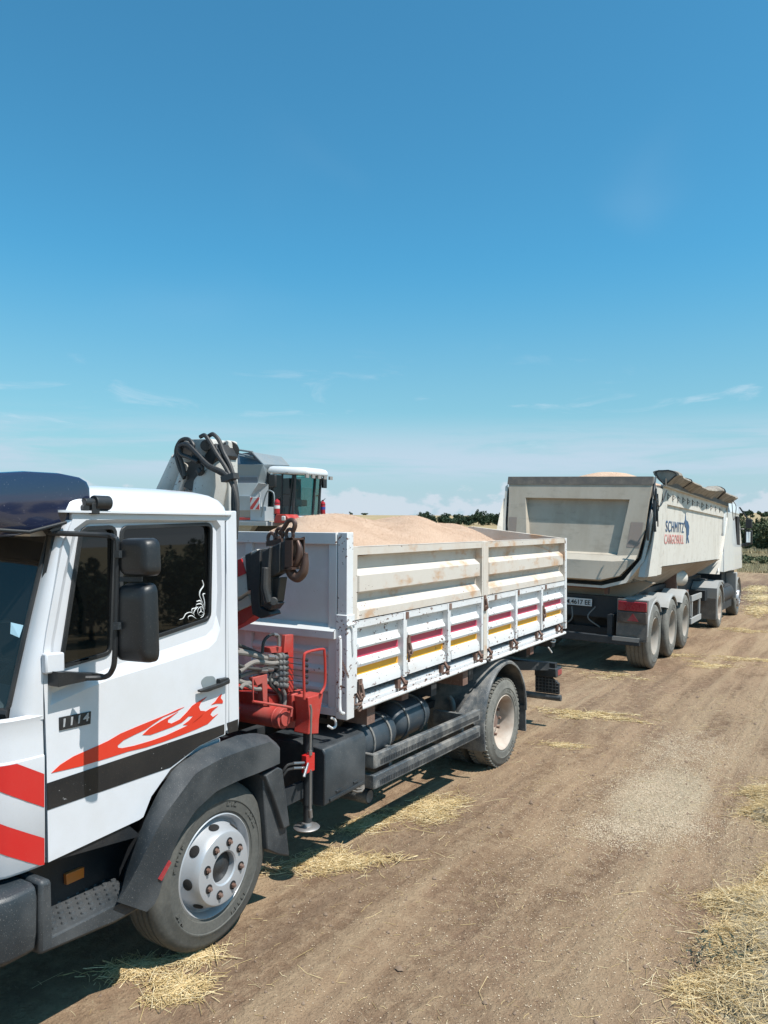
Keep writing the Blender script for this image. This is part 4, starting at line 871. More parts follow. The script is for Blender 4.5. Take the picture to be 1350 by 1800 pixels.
# folded boom tip with collars and hook
tip = MB(); tip.prism(XZ([(400, 1010), (416, 985), (452, 965), (456, 1000), (436, 1040), (416, 1052), (400, 1060)], .56), .56, .68, axis='y'); tip.prism(XZ([(380, 1085), (436, 1046), (442, 1058), (440, 1064), (400, 1082), (380, 1096)], .6), .60, .68, axis='y')
to = tip.build('boom_tip', 'boomwhite', crane, bevel=.004)
q = MB(); q.prism(XZ([(418, 984), (424, 982), (432, 1008), (418, 1014)], .553), .552, .56, axis='y'); q.build('red_label', 'chev_red', crane, smooth=0)
q = MB()
z3y = lambda pts, y0: XZ([(260+x/3.75, 740+y/3.75) for x, y in pts], y0)
for pts, y0, y1 in (([(675, 880), (740, 842), (735, 1130), (735, 1230), (800, 1255), (810, 1280), (740, 1302), (685, 1275), (675, 1180)], .54, .64), ([(750, 862), (806, 828), (796, 960), (795, 1130), (800, 1190), (835, 1205), (800, 1250), (745, 1215), (740, 1100), (748, 950)], .52, .62),
                    ([(806, 832), (870, 800), (868, 1000), (798, 1040)], .54, .62), ([(872, 800), (935, 775), (925, 970), (870, 998)], .55, .61), ([(800, 1040), (872, 1030), (850, 1190), (820, 1225), (795, 1150)], .56, .63), ([(640, 880), (680, 862), (685, 1110), (655, 1120)], .55, .68)):
    q.prism(z3y(pts, y0), y0, y1, axis='y')
q.cyl(AY(260+828/3.75, 740+1190/3.75, .50), AY(260+828/3.75, 740+1190/3.75, .66), .026, n=18)
q.tube([AY(260+775/3.75, 740+965/3.75, .49), AY(260+770/3.75, 740+1100/3.75, .48), AY(260+795/3.75, 740+1200/3.75, .49)], .022, 10)
col_ = q.build('boom_collar', 'grease', crane, bevel=.006)
# open end of the innermost section, a hollow box
q = MB(); e0 = [AY(260+x/3.75, 740+y/3.75, .56) for x, y in ((932, 778), (992, 772), (976, 962), (922, 972))]
q.prism(XZ([(260+x/3.75, 740+y/3.75) for x, y in ((925, 778), (938, 774), (928, 968), (915, 974))], .55), .55, .62, axis='y')
ex, ez = e0[0].x+.012, e0[0].z; bz = e0[3].z-.005
for yy in (.548, .660): q.prism([(ex-.03, ez), (ex+.02, ez+.012), (ex+.02, bz+.02), (ex-.03, bz)], yy-.005, yy+.005, axis='y')
q.box(ex-.03, ex+.02, .543, .665, ez-.004, ez+.006); q.box(ex-.03, ex+.02, .543, .665, bz, bz+.012)
q.build('boom_end', 'hookiron', crane)
q = MB()
def z3t(pts, y0): return smoothpath([AY(260+x/3.75, 740+y/3.75, y0) for x, y in pts], 6)
hk = z3t([(985, 790), (1000, 850), (985, 930), (945, 960), (945, 1000), (985, 1032), (1022, 1000), (1035, 950), (1038, 900), (1044, 866)], .60)
kk = len(hk); q.tube(hk, [.012+.018*math.sin(PI*min(1, (i/kk)**.9*1.0)) if i < kk*.98 else .006 for i in range(kk)], 12)
q.build('crane_hook', 'hookiron', crane)
q = MB(); q.tube(z3t([(868, 745), (900, 700), (925, 660), (955, 655), (970, 685), (955, 730)], .62), .014, 10)
for x_, y_, r_ in ((868, 742, .026), (815, 775, .027), (935, 748, .026)):
    p = AY(260+x_/3.75, 740+y_/3.75, .62); q.tube([p+Vector((r_*math.cos(a), 0, r_*1.2*math.sin(a))) for a in np.linspace(0, 2*PI, 16)], .0105, 8)
q.bar(AY(260+800/3.75, 740+810/3.75, .62), AY(260+900/3.75, 740+790/3.75, .62), .06, .03); q.tube([AY(260+868/3.75, 740+760/3.75, .62), AY(260+880/3.75, 740+800/3.75, .62)], .022, 8)
q.build('shackle', 'hookiron', crane)
q = MB(); q.prism(z3y([(520, 1290), (690, 1205), (720, 1240), (700, 1280), (640, 1330), (520, 1390)], .62), .62, .72, axis='y'); q.build('red_arm', 'redp', crane, bevel=.004)
# outrigger leg
z4 = lambda x, y, X_=-.06: AX(400+x/4.287, 1080+y/4.287, X_)
q = MB(); q.prism([(p.y, p.z) for p in (z4(578, 622), z4(694, 590), z4(662, 780), z4(658, 895), z4(576, 900), z4(592, 780))], -.14, -.03); q.build('leg_housing', 'redp', crane, bevel=.006)
q = MB(); q.tube(smoothpath([z4(578, 640, -.02), z4(574, 420, -.02), z4(576, 320, -.02), z4(600, 285, -.02), z4(715, 262, -.02), z4(730, 290, -.02), z4(736, 420, -.02), z4(732, 535, -.02), z4(700, 600, -.02)], 4), .0085, 8); q.build('guard_hoop', 'redp', crane)
q = MB(); q.cyl(z4(608, 890, -.09), z4(603, 1430, -.09), .032, n=18); q.cyl(z4(603, 1420, -.09), z4(603, 1560, -.09), .026, n=18); q.box(-.13, -.10, .7, .9, .5, .6); q.build('outrigger_leg', 'chassis', crane)
q = MB(); q.tube([z4(622, 680, -.03), z4(630, 720, -.03), z4(622, 1060, -.03)], .008, 8); q.tube([z4(624, 1170, -.03), z4(622, 1480, -.03)], .0085, 8); q.cyl(z4(622, 1470, -.03), z4(626, 1530, -.03), .013, n=10); q.cyl(z4(622, 1025, -.03), z4(622, 1060, -.03), .013, n=10); q.split('hydraulic_pipe', 'steel', crane)
q = MB(); a = z4(578, 1065, -.045); b_ = z4(640, 1170, -.045); q.box(-.065, -.028, a.y, b_.y, b_.z+.0, a.z); q.build('valve_block', 'chev_red', crane, bevel=.002)
q = MB(); q.cyl(z4(607, 1120, -.02), z4(575, 1225, -.01), .007, .010, n=8)
for y_ in (1118, 1155): q.cyl(z4(575, y_, -.04), z4(495, y_+4, -.05), .0085, n=8)
q.split('shutoff_lever', 'steel', crane)
q = MB()
for y_ in (1120, 1157): q.tube(smoothpath([z4(500, y_+4, -.05), z4(450, y_+18, -.07), z4(400, y_+70, -.1), z4(330, y_+20, -.2)], 5), .008, 7)
q.build('hydraulic_hose', 'hose', crane)
fx = z4(596, 1600, -.09); q = MB(); q.lathe([(.001, .03), (.03, .028), (.035, .012), (.075, .006), (.082, .0), (.078, -.006), (.001, -.006)], fx, 'z', 32); q.build('foot_plate', 'steel', crane, smooth=40)
# control valves
q = MB(); q.prism([(p.y, p.z) for p in (z4(428, 155, -.2), z4(488, 150, -.2), z4(488, 585, -.2), z4(450, 590, -.2), z4(415, 290, -.2))], -.22, -.19)
q.prism([(p.y, p.z) for p in (z4(310, 250, -.22), z4(450, 240, -.22), z4(455, 285, -.22), z4(318, 290, -.22))], -.28, -.21); vb = q.build('valve_bracket', 'redp', crane, bevel=.004)
q = MB(); q2 = MB()
for i in range(6):
    y_ = 318+i*43; a = z4(380, y_, -.2); b_ = z4(445, y_+3, -.2); q.cyl(a, b_, .019, n=12); q.cyl(z4(400, y_, -.2), z4(415, y_, -.2), .024, n=12); q.box(-.25, -.19, a.y, b_.y, a.z-.016, a.z+.016)
    if i < 5: q2.tube([z4(445, y_+2, -.18), z4(580, y_+22, -.12)], .0028, 6); q2.cyl(z4(572, y_+21, -.12), z4(603, y_+26, -.11), .011, n=10)
q.split('valve_spool', 'greyp', crane); q2.build('control_lever', 'black', crane)
paths = [[(80, 230), (160, 262), (250, 300), (320, 322), (390, 318)], [(80, 270), (200, 295), (300, 335), (390, 365)], [(60, 285), (170, 300), (280, 330), (380, 322)], [(80, 385), (160, 405), (250, 412), (330, 400), (385, 405)], [(90, 470), (180, 440), (300, 430), (390, 450)], [(80, 500), (150, 520), (260, 500), (390, 495)],
         [(325, 440), (318, 520), (370, 580), (398, 640), (400, 720)], [(360, 515), (410, 560), (432, 620), (425, 700)], [(340, 540), (390, 600), (412, 680)], [(430, 600), (490, 600), (515, 575), (500, 555), (460, 560)], [(95, 560), (130, 530), (200, 560), (280, 560)], [(90, 430), (200, 360), (330, 370), (385, 360)]]
for i, pt in enumerate(paths):
    q = MB(); q.tube(smoothpath([z4(x, y, -.24+.012*(i % 4)) for x, y in pt], 5), .0105+.002*(i % 3), 8); q.build('hydraulic_hose', 'greyhose' if i % 3 else 'hose', crane)
q = MB(); q.tube(smoothpath([z4(262, 290, -.2), z4(275, 200, -.2), (z4(330, 152, -.2)), z4(375, 165, -.2)], 6), .0095, 8); q.build('hydraulic_hose', 'hose', crane)
q = MB(); q.tube(smoothpath([z4(345, 152, -.2), z4(378, 160, -.2), z4(386, 200, -.2), z4(386, 240, -.2)], 4), .0115, 8)
for x_, y_ in ((300, 320), (290, 410), (350, 460), (420, 330), (245, 420), (350, 330)): q.cyl(z4(x_, y_, -.21), z4(x_+45, y_+2, -.21), .017, n=8)
q.split('hose_fitting', 'steel', crane)
q = MB(); q.tube([z4(190, 470, -.17), z4(192, 655, -.17), z4(300, 672, -.17)], .006, 6); q.tube(smoothpath([z4(190, 655, -.13), z4(300, 672, -.12), z4(470, 700, -.1), z4(483, 720, -.1), z4(478, 770, -.1)], 4), .0075, 8)
q.prism([(p.y, p.z) for p in (z4(195, 480, -.2), z4(300, 450, -.2), z4(302, 690, -.2), z4(270, 690, -.2), z4(262, 520, -.2), z4(225, 540, -.2))], -.24, -.2)
q.prism([(p.y, p.z) for p in (z4(310, 610, -.24), z4(590, 610, -.24), z4(590, 860, -.24), z4(330, 850, -.24))], -.5, -.24)
q.split('red_bracket', 'redp', crane, bevel=.003)

# ------------------------------------------------------------------ wheat heaped on the truck bed
def heap(name, x0, x1, y0, y1, fn, nx, ny, label):
    xs = np.linspace(x0, x1, nx); ys = np.linspace(y0, y1, ny); A, B = np.meshgrid(xs, ys); Zh = fn(A, B)
    V = np.stack([A, B, Zh], -1).reshape(-1, 3); i_ = np.arange(nx*ny).reshape(ny, nx)
    Fh = np.stack([i_[:-1, :-1], i_[:-1, 1:], i_[1:, 1:], i_[1:, :-1]], -1).reshape(-1, 4)
    me = np_mesh(name, V, Fh, ['grain']); me.shade_smooth(); o = bpy.data.objects.new(name, me); SC.collection.objects.link(o); tag(o, label, 'grain heap'); return o
RYH = [1.25, 1.55, 1.9, 2.2, 2.55, 2.9, 3.15, 3.4, 3.75, 4.0, 4.25, 4.45, 4.65, 4.85, 5.05, 5.3, 5.66]
RZH = [1.98, 2.05, 2.17, 2.245, 2.275, 2.26, 2.222, 2.215, 2.262, 2.275, 2.245, 2.195, 2.18, 2.205, 2.185, 2.12, 1.93]
def heap1(x, y):
    yo = y+1.35*(x+1.1)+.05*np.sin(x*3.1)
    rz_ = (np.interp(yo-.05, RYH, RZH)+np.interp(yo, RYH, RZH)+np.interp(yo+.05, RYH, RZH))/3
    t_ = np.clip(np.minimum(x+2.30, -.06-x)/.95, 0, 1); w_ = np.sin(t_*PI/2)**.9
    base = 1.985-.16*np.clip((y-4.7)/.95, 0, 1)**1.3-.02*np.clip((1.7-y)/.4, 0, 1)
    return base+(rz_-base)*w_+.006*np.sin(9*x+3*np.sin(4*y))*w_+.004*np.sin(17*y+5*x)*w_
h1 = heap('grain_heap', -2.305, -.052, 1.25, 5.655, heap1, 110, 200, 'pink-brown wheat heaped in mounds on the crane truck bed')

# ------------------------------------------------------------------ tipping semi-trailer
S = thing('tipper_trailer', (0.02, 9.62, -.18), 'dusty cream three axle tipping trailer with rolled tarp behind the crane truck', 'trailer', origin=(0, 0, 0))
S.rotation_euler = Euler((-.019, .026, .008))
ML = Matrix.LocRotScale(S.location, S.rotation_euler, None); MLi = ML.inverted()
def LX(x, y, c):      # photo point on the trailer's own side plane
    o = MLi @ CAM; d = MLi.to_3x3() @ ray(x, y); return o+d*((c-o.x)/d.x)
def LY(x, y, c):
    o = MLi @ CAM; d = MLi.to_3x3() @ ray(x, y); return o+d*((c-o.y)/d.y)
WY = [LX(1149, 1172, 0).y+.06, LX(1180, 1152, 0).y+.04, LX(1203, 1139, 0).y+.04]
WR = .535
for y in WY:
    wheel(S, 0, y, WR, WR, .385, .30, 'deep', tyre='tyredusty', rimmat='rimdust', n=56)
    wheel(S, -2.5, y, WR, WR, .385, .30, 'deep', -1, tyre='tyredusty', rimmat='rimdust', n=40)
BW = -2.68
yb = .55; yt = 1.05                        # rear edge of the body side, foot and top
z_t = 3.06; z_r = 2.77; z_c = 1.80; z_b = 1.50; YF = 9.6
q = MB()
for x, s_ in ((-0.02, 1), (BW+.05, -1)):
    rows = [[Vector((x, yt+.05, z_t)), Vector((x, YF, z_t))], [Vector((x, yt+.03, z_r+.02)), Vector((x, YF-.1, z_r+.02))], [Vector((x-s_*.0, yt+.03, z_r)), Vector((x-s_*.0, YF-.12, z_r))], [Vector((x-s_*.035, yt+.03, z_r-.01)), Vector((x-s_*.035, YF-.12, z_r-.01))],
            [Vector((x-s_*.03, yb+.35, z_c)), Vector((x-s_*.03, YF-.9, z_c))], [Vector((x-s_*.03, yb+.35, z_c-.12)), Vector((x-s_*.03, YF-1.05, z_c-.12))]]
    q.loft(rows)
    q.loft([[p-Vector((s_*.06, 0, 0)) for p in r_] for r_ in rows])
q.prism([(yt, z_t+.03), (yt, z_t), (YF, z_t), (YF, z_t+.03)], -.05, .035)
q.loft([[Vector((x, YF-(.0 if z > 2.7 else (2.77-z)*.9), z)) for x in (.03, BW)] for z in (z_t, z_r, z_c, 1.3)])
body = q.build('tipper_body', 'dirtywhite', S, smooth=25)
q = MB()
for x, s_ in ((0.0, 1), (BW+.03, -1)):
    q.loft([[Vector((x, yb+.35, z_c-.12)), Vector((x, YF-1.05, z_c-.12))], [Vector((x-s_*.16, yb+.45, z_b+.05)), Vector((x-s_*.16, YF-1.3, z_b+.05))], [Vector((x-s_*.55, yb+.3, 1.24)), Vector((x-s_*.55, YF-1.7, 1.24))], [Vector((-1.25, yb+.3, 1.16)), Vector((-1.25, YF-1.8, 1.16))]])
q.split('body_belly', 'brownpaint', S, smooth=20)
# rear frame: wide pillar at the side that flares into the half-round end
q = MB()
for mx in (0, 1):
    f_ = (lambda v: v) if not mx else (lambda v: Vector((-2.65-v.x, v.y, v.z)))
    o1 = [LX(*p, -.07) for p in ((1155, 879), (1151, 900), (1144, 950), (1138, 985), (1133, 1015))]
    oc = [LX(*p, .035) for p in ((1158.5, 880), (1155, 902), (1149, 950), (1143.5, 985), (1139.5, 1014))]
    o2 = [LX(*p, .04) for p in ((1166.5, 884), (1164, 910), (1160, 950), (1157, 985), (1155, 1012))]
    q.loft([[f_(v+Vector((-.12, .1, 0))) for v in o1], [f_(v) for v in o1], [f_(v) for v in oc], [f_(v) for v in o2], [f_(v+Vector((-.02, .03, 0))) for v in o2], [f_(v+Vector((-.05, .6, 0))) for v in o2]])
    q.loft([[f_(v+Vector((.0, 0, 0))) for v in o2[:1]]+[f_(o1[0])], [f_(o2[0]+Vector((-.1, 0, .05))), f_(o1[0]+Vector((-.12, 0, .05)))]])
q.split('rear_pillar', 'dirtywhite', S, smooth=25)
# tailgate (its plane leans: the foot is further back than the top)
def tg(x, z, o=0.0):       # point on the leaning tailgate plane, o = proud towards the rear
    return Vector((x, .25+(z-1.5)*.205-o, z))
TT = 3.16
outl = [(-2.60, TT-.10), (-.09, TT-.10), (-.12, 2.75), (-.15, 2.3), (-.20, 2.05), (-.24, 1.83), (-.49, 1.52), (-.80, 1.42), (-1.89, 1.42), (-2.20, 1.52), (-2.45, 1.83), (-2.49, 2.05), (-2.54, 2.3), (-2.57, 2.75)]
rec = [(-2.26, 2.81), (-.43, 2.80), (-.56, 1.86), (-2.13, 1.86)]
rec_i = [(-2.24, 2.79), (-.46, 2.78), (-.58, 1.89), (-2.11, 1.89)]
q = MB(); tri = tessellate_polygon([[Vector((a, b_, 0)) for a, b_ in outl], [Vector((a, b_, 0)) for a, b_ in rec]]); allp = outl+rec
q.add([tg(a, b_, .05) for a, b_ in allp], [tuple(t_) for t_ in tri]); k = len(outl)
q.loft([[tg(a, b_, .05) for a, b_ in outl], [tg(a, b_, -.03) for a, b_ in outl]], closed=True)
q.loft([[tg(a, b_, .05) for a, b_ in rec], [tg(a, b_, -.055) for a, b_ in rec_i]], closed=True); q.add([tg(a, b_, -.055) for a, b_ in rec_i], [(0, 1, 2, 3)])
mxl = lambda x: -2.69-x
q.loft([[tg(-2.13, 1.855, .05), tg(-.56, 1.855, .05)], [tg(-2.09, 1.76, .16), tg(-.60, 1.76, .16)], [tg(-1.91, 1.45, .17), tg(-.78, 1.45, .17)], [tg(-1.89, 1.42, .05), tg(-.80, 1.42, .05)]])
for g_ in (lambda x: x, mxl):
    q.loft([[tg(g_(-.56), 1.855, .05), tg(g_(-.24), 1.88, .05)], [tg(g_(-.60), 1.76, .16), tg(g_(-.25), 1.80, .10)], [tg(g_(-.78), 1.45, .17), tg(g_(-.49), 1.53, .10)], [tg(g_(-.80), 1.42, .05), tg(g_(-.49), 1.52, .05)]])
tgo = q.build('tailgate', 'trailergrey', S, smooth=20)
q = MB(); q.add([tg(-2.63, TT-.11, .06), tg(-.08, TT-.11, .06), tg(-.08, TT+.03, .06), tg(-2.63, TT+.03, .06), tg(-2.63, TT-.11, -.08), tg(-.08, TT-.11, -.08), tg(-.08, TT+.03, -.08), tg(-2.63, TT+.03, -.08)], [(0, 1, 2, 3), (4, 5, 6, 7), (3, 2, 6, 7), (0, 1, 5, 4), (1, 2, 6, 5), (0, 3, 7, 4)])
q.build('tailgate_top_rail', 'railgrey', tgo)
q = MB()
for pl in ([(-.18, 2.42), (-.38, 2.42), (-.42, 2.0), (-.21, 2.0)], [(-2.53, 2.45), (-2.38, 2.45), (-2.36, 2.05), (-2.49, 2.05)]): q.add([tg(a, b_, .053) for a, b_ in pl], [(0, 1, 2, 3)])
q.split('paint_patch', 'patch', tgo, smooth=0)
q = MB()       # dark seal between tailgate and rear frame, and the rim of the half-round end
rim = [(-.05, 3.05), (-.08, 2.6), (-.11, 2.2), (-.17, 1.83), (-.43, 1.46), (-.78, 1.35), (-1.90, 1.35), (-2.26, 1.46), (-2.52, 1.83), (-2.60, 2.4), (-2.63, 3.05)]
q.loft([[tg(a, b_, -.02) for a, b_ in rim], [tg(a+(.0), b_-.0, -.5) for a, b_ in rim]]); q.add([tg(a, b_, -.30) for a, b_ in rim], [tuple(range(len(rim)))]); q.build('tailgate_seal', 'railgrey', S)
q = MB(); rim2 = [(a*1.0+(.045 if a > -1.25 else -.045), b_-.04) for a, b_ in rim]
q.loft([[tg(a, b_, .03) for a, b_ in rim], [tg(a, b_, .03) for a, b_ in rim2], [tg(a, b_, -.45) for a, b_ in rim2]])
fl_ = [(1150, 872), (1142, 900), (1135, 940), (1131, 968), (1119, 996), (1098, 1019), (1110, 1025), (1136, 1019), (1141, 985), (1150, 930), (1156, 880)]
q.prism([(p.x, p.z) for p in (LY(x, y, .55) for x, y in fl_)], .55, .60, axis='y'); q.build('rear_frame_ring', 'dirtywhite', S, smooth=40)
q = MB(); q.prism([(-1.95, 1.42), (-.40, 1.50), (-.02, 1.42), (-.45, 1.12), (-2.0, 1.12)], .55, .75, axis='y'); q.build('rear_crossmember', 'brownpaint', S, bevel=.01)
q = MB(); q.box(-1.9, -.75, .30, .45, 1.28, 1.36); q.box(-.76, -.70, .30, .42, 1.20, 1.36); q.split('rust_bar', 'rust', S)
q = MB()
for i in range(7):
    a = LX(1150+(i % 3)*3, 850+i*9, .05+.03*(i % 2)); q.tube([a, a+Vector((.02, -.04*(i % 2), -.28))], .022-.006*(i % 3), 6)
q.tube(smoothpath([LX(1153, 838, .06), LX(1150, 870, .1), LX(1160, 890, .08), LX(1172, 862, .1)], 5), .012, 6); q.tube(smoothpath([LX(1148, 885, .05), LX(1141, 920, .05), LX(1139, 950, .04)], 5), .02, 6)
q.split('tarp_straps', 'grease', S)
# rolled tarpaulin, lying wavy along the top
q = MB(); n_ = 60; rows = []
tp = [(1156, 823), (1170, 826), (1183, 828), (1195, 838), (1210, 848), (1232, 856), (1245, 857), (1258, 854), (1268, 864), (1280, 870), (1288, 871)]
bt = [(1156, 842), (1170, 845), (1180, 846), (1195, 852), (1210, 859), (1232, 868), (1245, 870), (1256, 872), (1268, 876), (1280, 880), (1288, 880)]
tops = [LX(x, y, .02) for x, y in tp]; bots = [LX(x, y, .14) for x, y in bt]
tops = resample(tops, n_); bots = resample(bots, n_)
for p in tops+bots: p.y = max(p.y, 1.05)
for i in range(n_):
    t_ = tops[i]; b_ = bots[i]; h = max(.10, (t_.z-b_.z))*(.7 if i < 2 else .9 if i < 4 else 1); w = (.11+.012*math.sin(i*.5))*(.5 if i == 0 else .75 if i < 3 else 1); cz_ = (t_.z+b_.z)/2
    zt_ = t_.z; hh_ = h; k1 = .02*math.sin(i*.42)+.008*math.sin(i*1.13)
    prof_t = [(-.20, -.12), (-.15, -.04), (-.06, -.0), (.05, .0), (.14, -.08), (.205, -.22), (.22, -.38), (.17, -.55), (.11, -.75), (.05, -.98), (.02, -1.15), (-.03, -1.1), (-.12, -.7), (-.18, -.4)]
    rows.append([Vector((px_*(1+k1*2)*(w/.11)*.9+k1, t_.y, zt_+pz_*hh_+.004*math.sin(px_*40+i*.5))) for px_, pz_ in prof_t])
q.loft(rows, closed=True); q.f += [tuple(range(14)), tuple(range((n_-1)*14, n_*14))]; q.m += [0, 0]; tp_o = q.build('rolled_tarp', 'tarp', S, smooth=60)
q = MB()
for i in (2, 13, 40, 41): q.tube([p+(p-sum(rows[i], Vector())/14)*.05 for p in rows[i]+rows[i][:1]], .012, 6)
q.split('tarp_strap', 'grease', tp_o)
q = MB(); q.loft([[Vector((.04, yt-.1, z_t+.13)), Vector((.04, YF, z_t+.10))], [Vector((.045, yt-.1, z_t+.02)), Vector((.045, YF, z_t+.0))]]); q.build('top_rail', 'railgrey', S)
q = MB()
for i in range(12):
    p = LX(1175+i*8.9-(i*i)*.06, 873+i*2.15, -.012); q.tube([p+Vector((0, -.05, .06)), p+Vector((0, -.05, -.06))], .008, 5); q.tube([p+Vector((.01, -.05, .03)), p+Vector((.03, .04, 0)), p+Vector((.01, -.05, -.03))], .007, 5)
q.split('tarp_hook', 'railgrey', S)
q = MB(); q.tube([(.0, YF+.05, z_t+.15), (.1, YF+.3, z_t+.2)], .03, 8); q.tube(smoothpath([(.1, YF+.3, z_t+.2), (.18, YF+.45, z_t+.0), (.14, YF+.3, z_t-.35), (.1, YF+.2, z_t+.1)], 5), .010, 6); q.build('tarp_crank', 'railgrey', S)
# lettering on the side: two words and a tall blue emblem
U = LX(1169.5, 936, .005); Vv = LX(1201, 934, .005); U2 = LX(1168.5, 952, .005)
yl0 = LX(1170, 930, -.05).y; yl1 = LX(1202, 930, -.05).y
zl = lambda y: LX(1172, y, -.05).z
t1 = textmesh('SCHMITZ', .34, 'logoblue', body, (.0035, yl0, zl(934.5)), (0, 1, 0), (0, 0, 1), 'maker_lettering', bold=.0, thick=.006, space=1.15)
fit(t1, yl0, yl1, zl(934.5), zl(915), -.051, -.044)
t2 = textmesh('CARGOBULL', .34, 'logored', body, (.0035, yl0, 2), (0, 1, 0), (0, 0, 1), 'maker_lettering', bold=.0, thick=.006, space=1.15); fit(t2, yl0-.1, yl1, zl(956), zl(939), -.051, -.044)
e_ = MB(); em = [(1204, 914), (1205, 902), (1205.6, 914), (1209, 917), (1211, 925), (1210.5, 940), (1209, 942), (1211, 954), (1209.5, 954), (1207.5, 944), (1207, 955), (1205.8, 955), (1206.5, 942), (1206, 928), (1203.5, 924), (1203, 917)]
e_.prism([(p.y, p.z) for p in (LX(x, y, -.05) for x, y in em)], -.053, -.044); e_.build('side_emblem', 'logoblue', body, smooth=0)
# chassis, mudguards, lights, plate, bumper
q = MB()
for x in (-.72, -1.9): q.box(x, x+.14, .6, 8.6, .82, 1.12)
q.box(-2.3, -.2, .42, .55, .80, 1.16); q.box(-1.95, -.6, 7.4, 9.6, 1.0, 1.2)
for y in WY: q.box(-2.2, -.3, y-.07, y+.07, WR-.07, WR+.07); q.box(-.55, -.4, y-.3, y+.3, .55, .8)
q.box(-.72, -.5, .6, 5.2, 1.12, 1.22); q.box(-1.75, -.75, .7, .8, .45, .85); q.lathe([(.001, 0), (.14, 0), (.14, .3), (.001, .3)], (-.9, .7, .62), 'y', 20); q.lathe([(.001, 0), (.14, 0), (.14, .3), (.001, .3)], (-1.5, .7, .62), 'y', 20)
q.build('trailer_chassis', 'chassis', S)
q = MB()
for i, y in enumerate(WY):
    a0, a1 = (175, 40) if i == 0 else (140, 40) if i == 1 else (140, 5)
    po = arc(y, WR, .625, a0, a1, 22); pi_ = arc(y, WR, .575, a0, a1, 22)
    q.loft([[Vector((x, a, b_)) for a, b_ in (po if x != .011 else po)] for x in (-.42, -.04)]+[[Vector((.0, (a[0]+b_[0])/2, (a[1]+b_[1])/2)) for a, b_ in zip(po, pi_)], [Vector((.0, a, b_)) for a, b_ in pi_], [Vector((-.03, a, b_)) for a, b_ in pi_]])
q.prism([(WY[0]-.6, .88), (WY[0]-.52, 1.16), (WY[0]+.1, 1.20), (WY[0]-.2, 1.12), (WY[0]-.45, .95)], -.42, -.01)
q.split('trailer_mudguards', 'fendergrey', S, smooth=45)
pl = [LY(x, y, -.06) for x, y in ((1091, 1053), (1141, 1062), (1141, 1082), (1091, 1074))]
q = MB(); xl0 = -.45; xl1 = -.0
q.box(xl0-.02, xl1+.01, .0, .06, .50, 1.17); q.build('light_panel', 'railgrey', S, bevel=.01)
q = MB(); q.box(xl0, xl1, -.03, .0, .99, 1.14); q.build('upper_tail_light', 'redlens', S, bevel=.01)
q = MB(); q.box(xl0, xl1, -.03, .0, .80, .975); lt = q.build('lower_tail_light', 'smokelens', S, bevel=.01)
q = MB(); q.prism([(-.30, .83), (-.12, .83), (-.21, .955)], -.036, -.028, axis='y'); q.build('triangle_reflector', 'redlens', lt)
q = MB(); q.add([(xl0-.02, -.005, .80), (xl1+.01, -.005, .80), (xl1+.01, -.005, .56), (-.1, -.01, .52), (-.15, -.015, .60), (-.2, -.01, .61), (-.30, -.012, .58), (-.38, -.01, .60), (xl0-.02, -.01, .59)], [tuple(range(9))]); q.build('torn_flap', 'railgrey', S, smooth=0, solid=.01)
q = MB(); q.box(-2.35, -.09, -.05, .06, .44, .56); q.box(-2.0, -1.9, .0, .6, .5, .9); q.box(-.62, -.54, .0, .6, .5, .9); bmp_ = q.build('rear_bumper', 'chassis', S, bevel=.008)
q = MB(); q.box(-.52, -.10, -.055, .055, .50, .564); q.build('bumper_end_plate', 'greylens', bmp_)
pr_ = LY(1041, 1053, .38); zp = pr_.z; q = MB(); q.box(pr_.x-.52, pr_.x, .37, .38, zp-.125, zp); npl = q.build('number_plate', 'sticker', S, bevel=.003)
tx = textmesh('M.4617 EE', .11, 'black', npl, (pr_.x-.40, .366, zp-.103), (1, 0, 0), (0, 0, 1), 'plate_lettering', bold=.0015, thick=.004)
xs_ = [v_.co.x for v_ in tx.data.vertices]
for v_ in tx.data.vertices: v_.co.x = pr_.x-.455+(v_.co.x-min(xs_))/(max(xs_)-min(xs_))*.43
q = MB(); q.tube(smoothpath([(-1.3, .3, .95), (-1.28, .25, .75), (-1.45, .3, .62)], 5), .012, 6); q.tube(smoothpath([(-.9, .3, .98), (-1.0, .22, .8), (-.8, .25, .65)], 5), .012, 6); q.split('air_line', 'greyhose', S)
q = MB(); q.tube([(-.45, 4.3, 1.35), (-.25, 4.6, 1.33)], .16, 20); q.box(-.5, -.35, 4.6, 4.7, 1.0, 1.45); q.build('tip_cylinder', 'dirtywhite', S)
q = MB(); g0 = LX(1216, 1070, 0).y; g1 = LX(1233, 1070, 0).y
q.box(-.04, .0, g0, g1, .87, .99); q.box(-.04, .0, g0, g1, .40, .52); q.box(-.05, -.01, g0+.1, g0+.18, .4, .95); q.box(-.05, -.01, g1-.2, g1-.12, .4, .95); q.build('side_guard', 'fendergrey', S, bevel=.005)
q = MB(); q.box(-.9, -.35, 5.5, 6.1, .35, 1.0); q.box(-.6, -.3, 4.2, 4.35, .8, 1.5); q.split('trailer_fittings', 'rust', S)
def heap2(x, y):
    ex = np.clip(np.minimum(x+2.35, -.12-x)/.9, 0, 1); return 3.03+.16*ex**.7+.25*np.exp(-(((y-2.8)/1.4)**2+((x+1.35)/1.0)**2))+.1*np.exp(-(((y-5.5)/1.0)**2+((x+1.1)/.6)**2))-.1*np.clip((1.9-y)/.8, 0, 1)
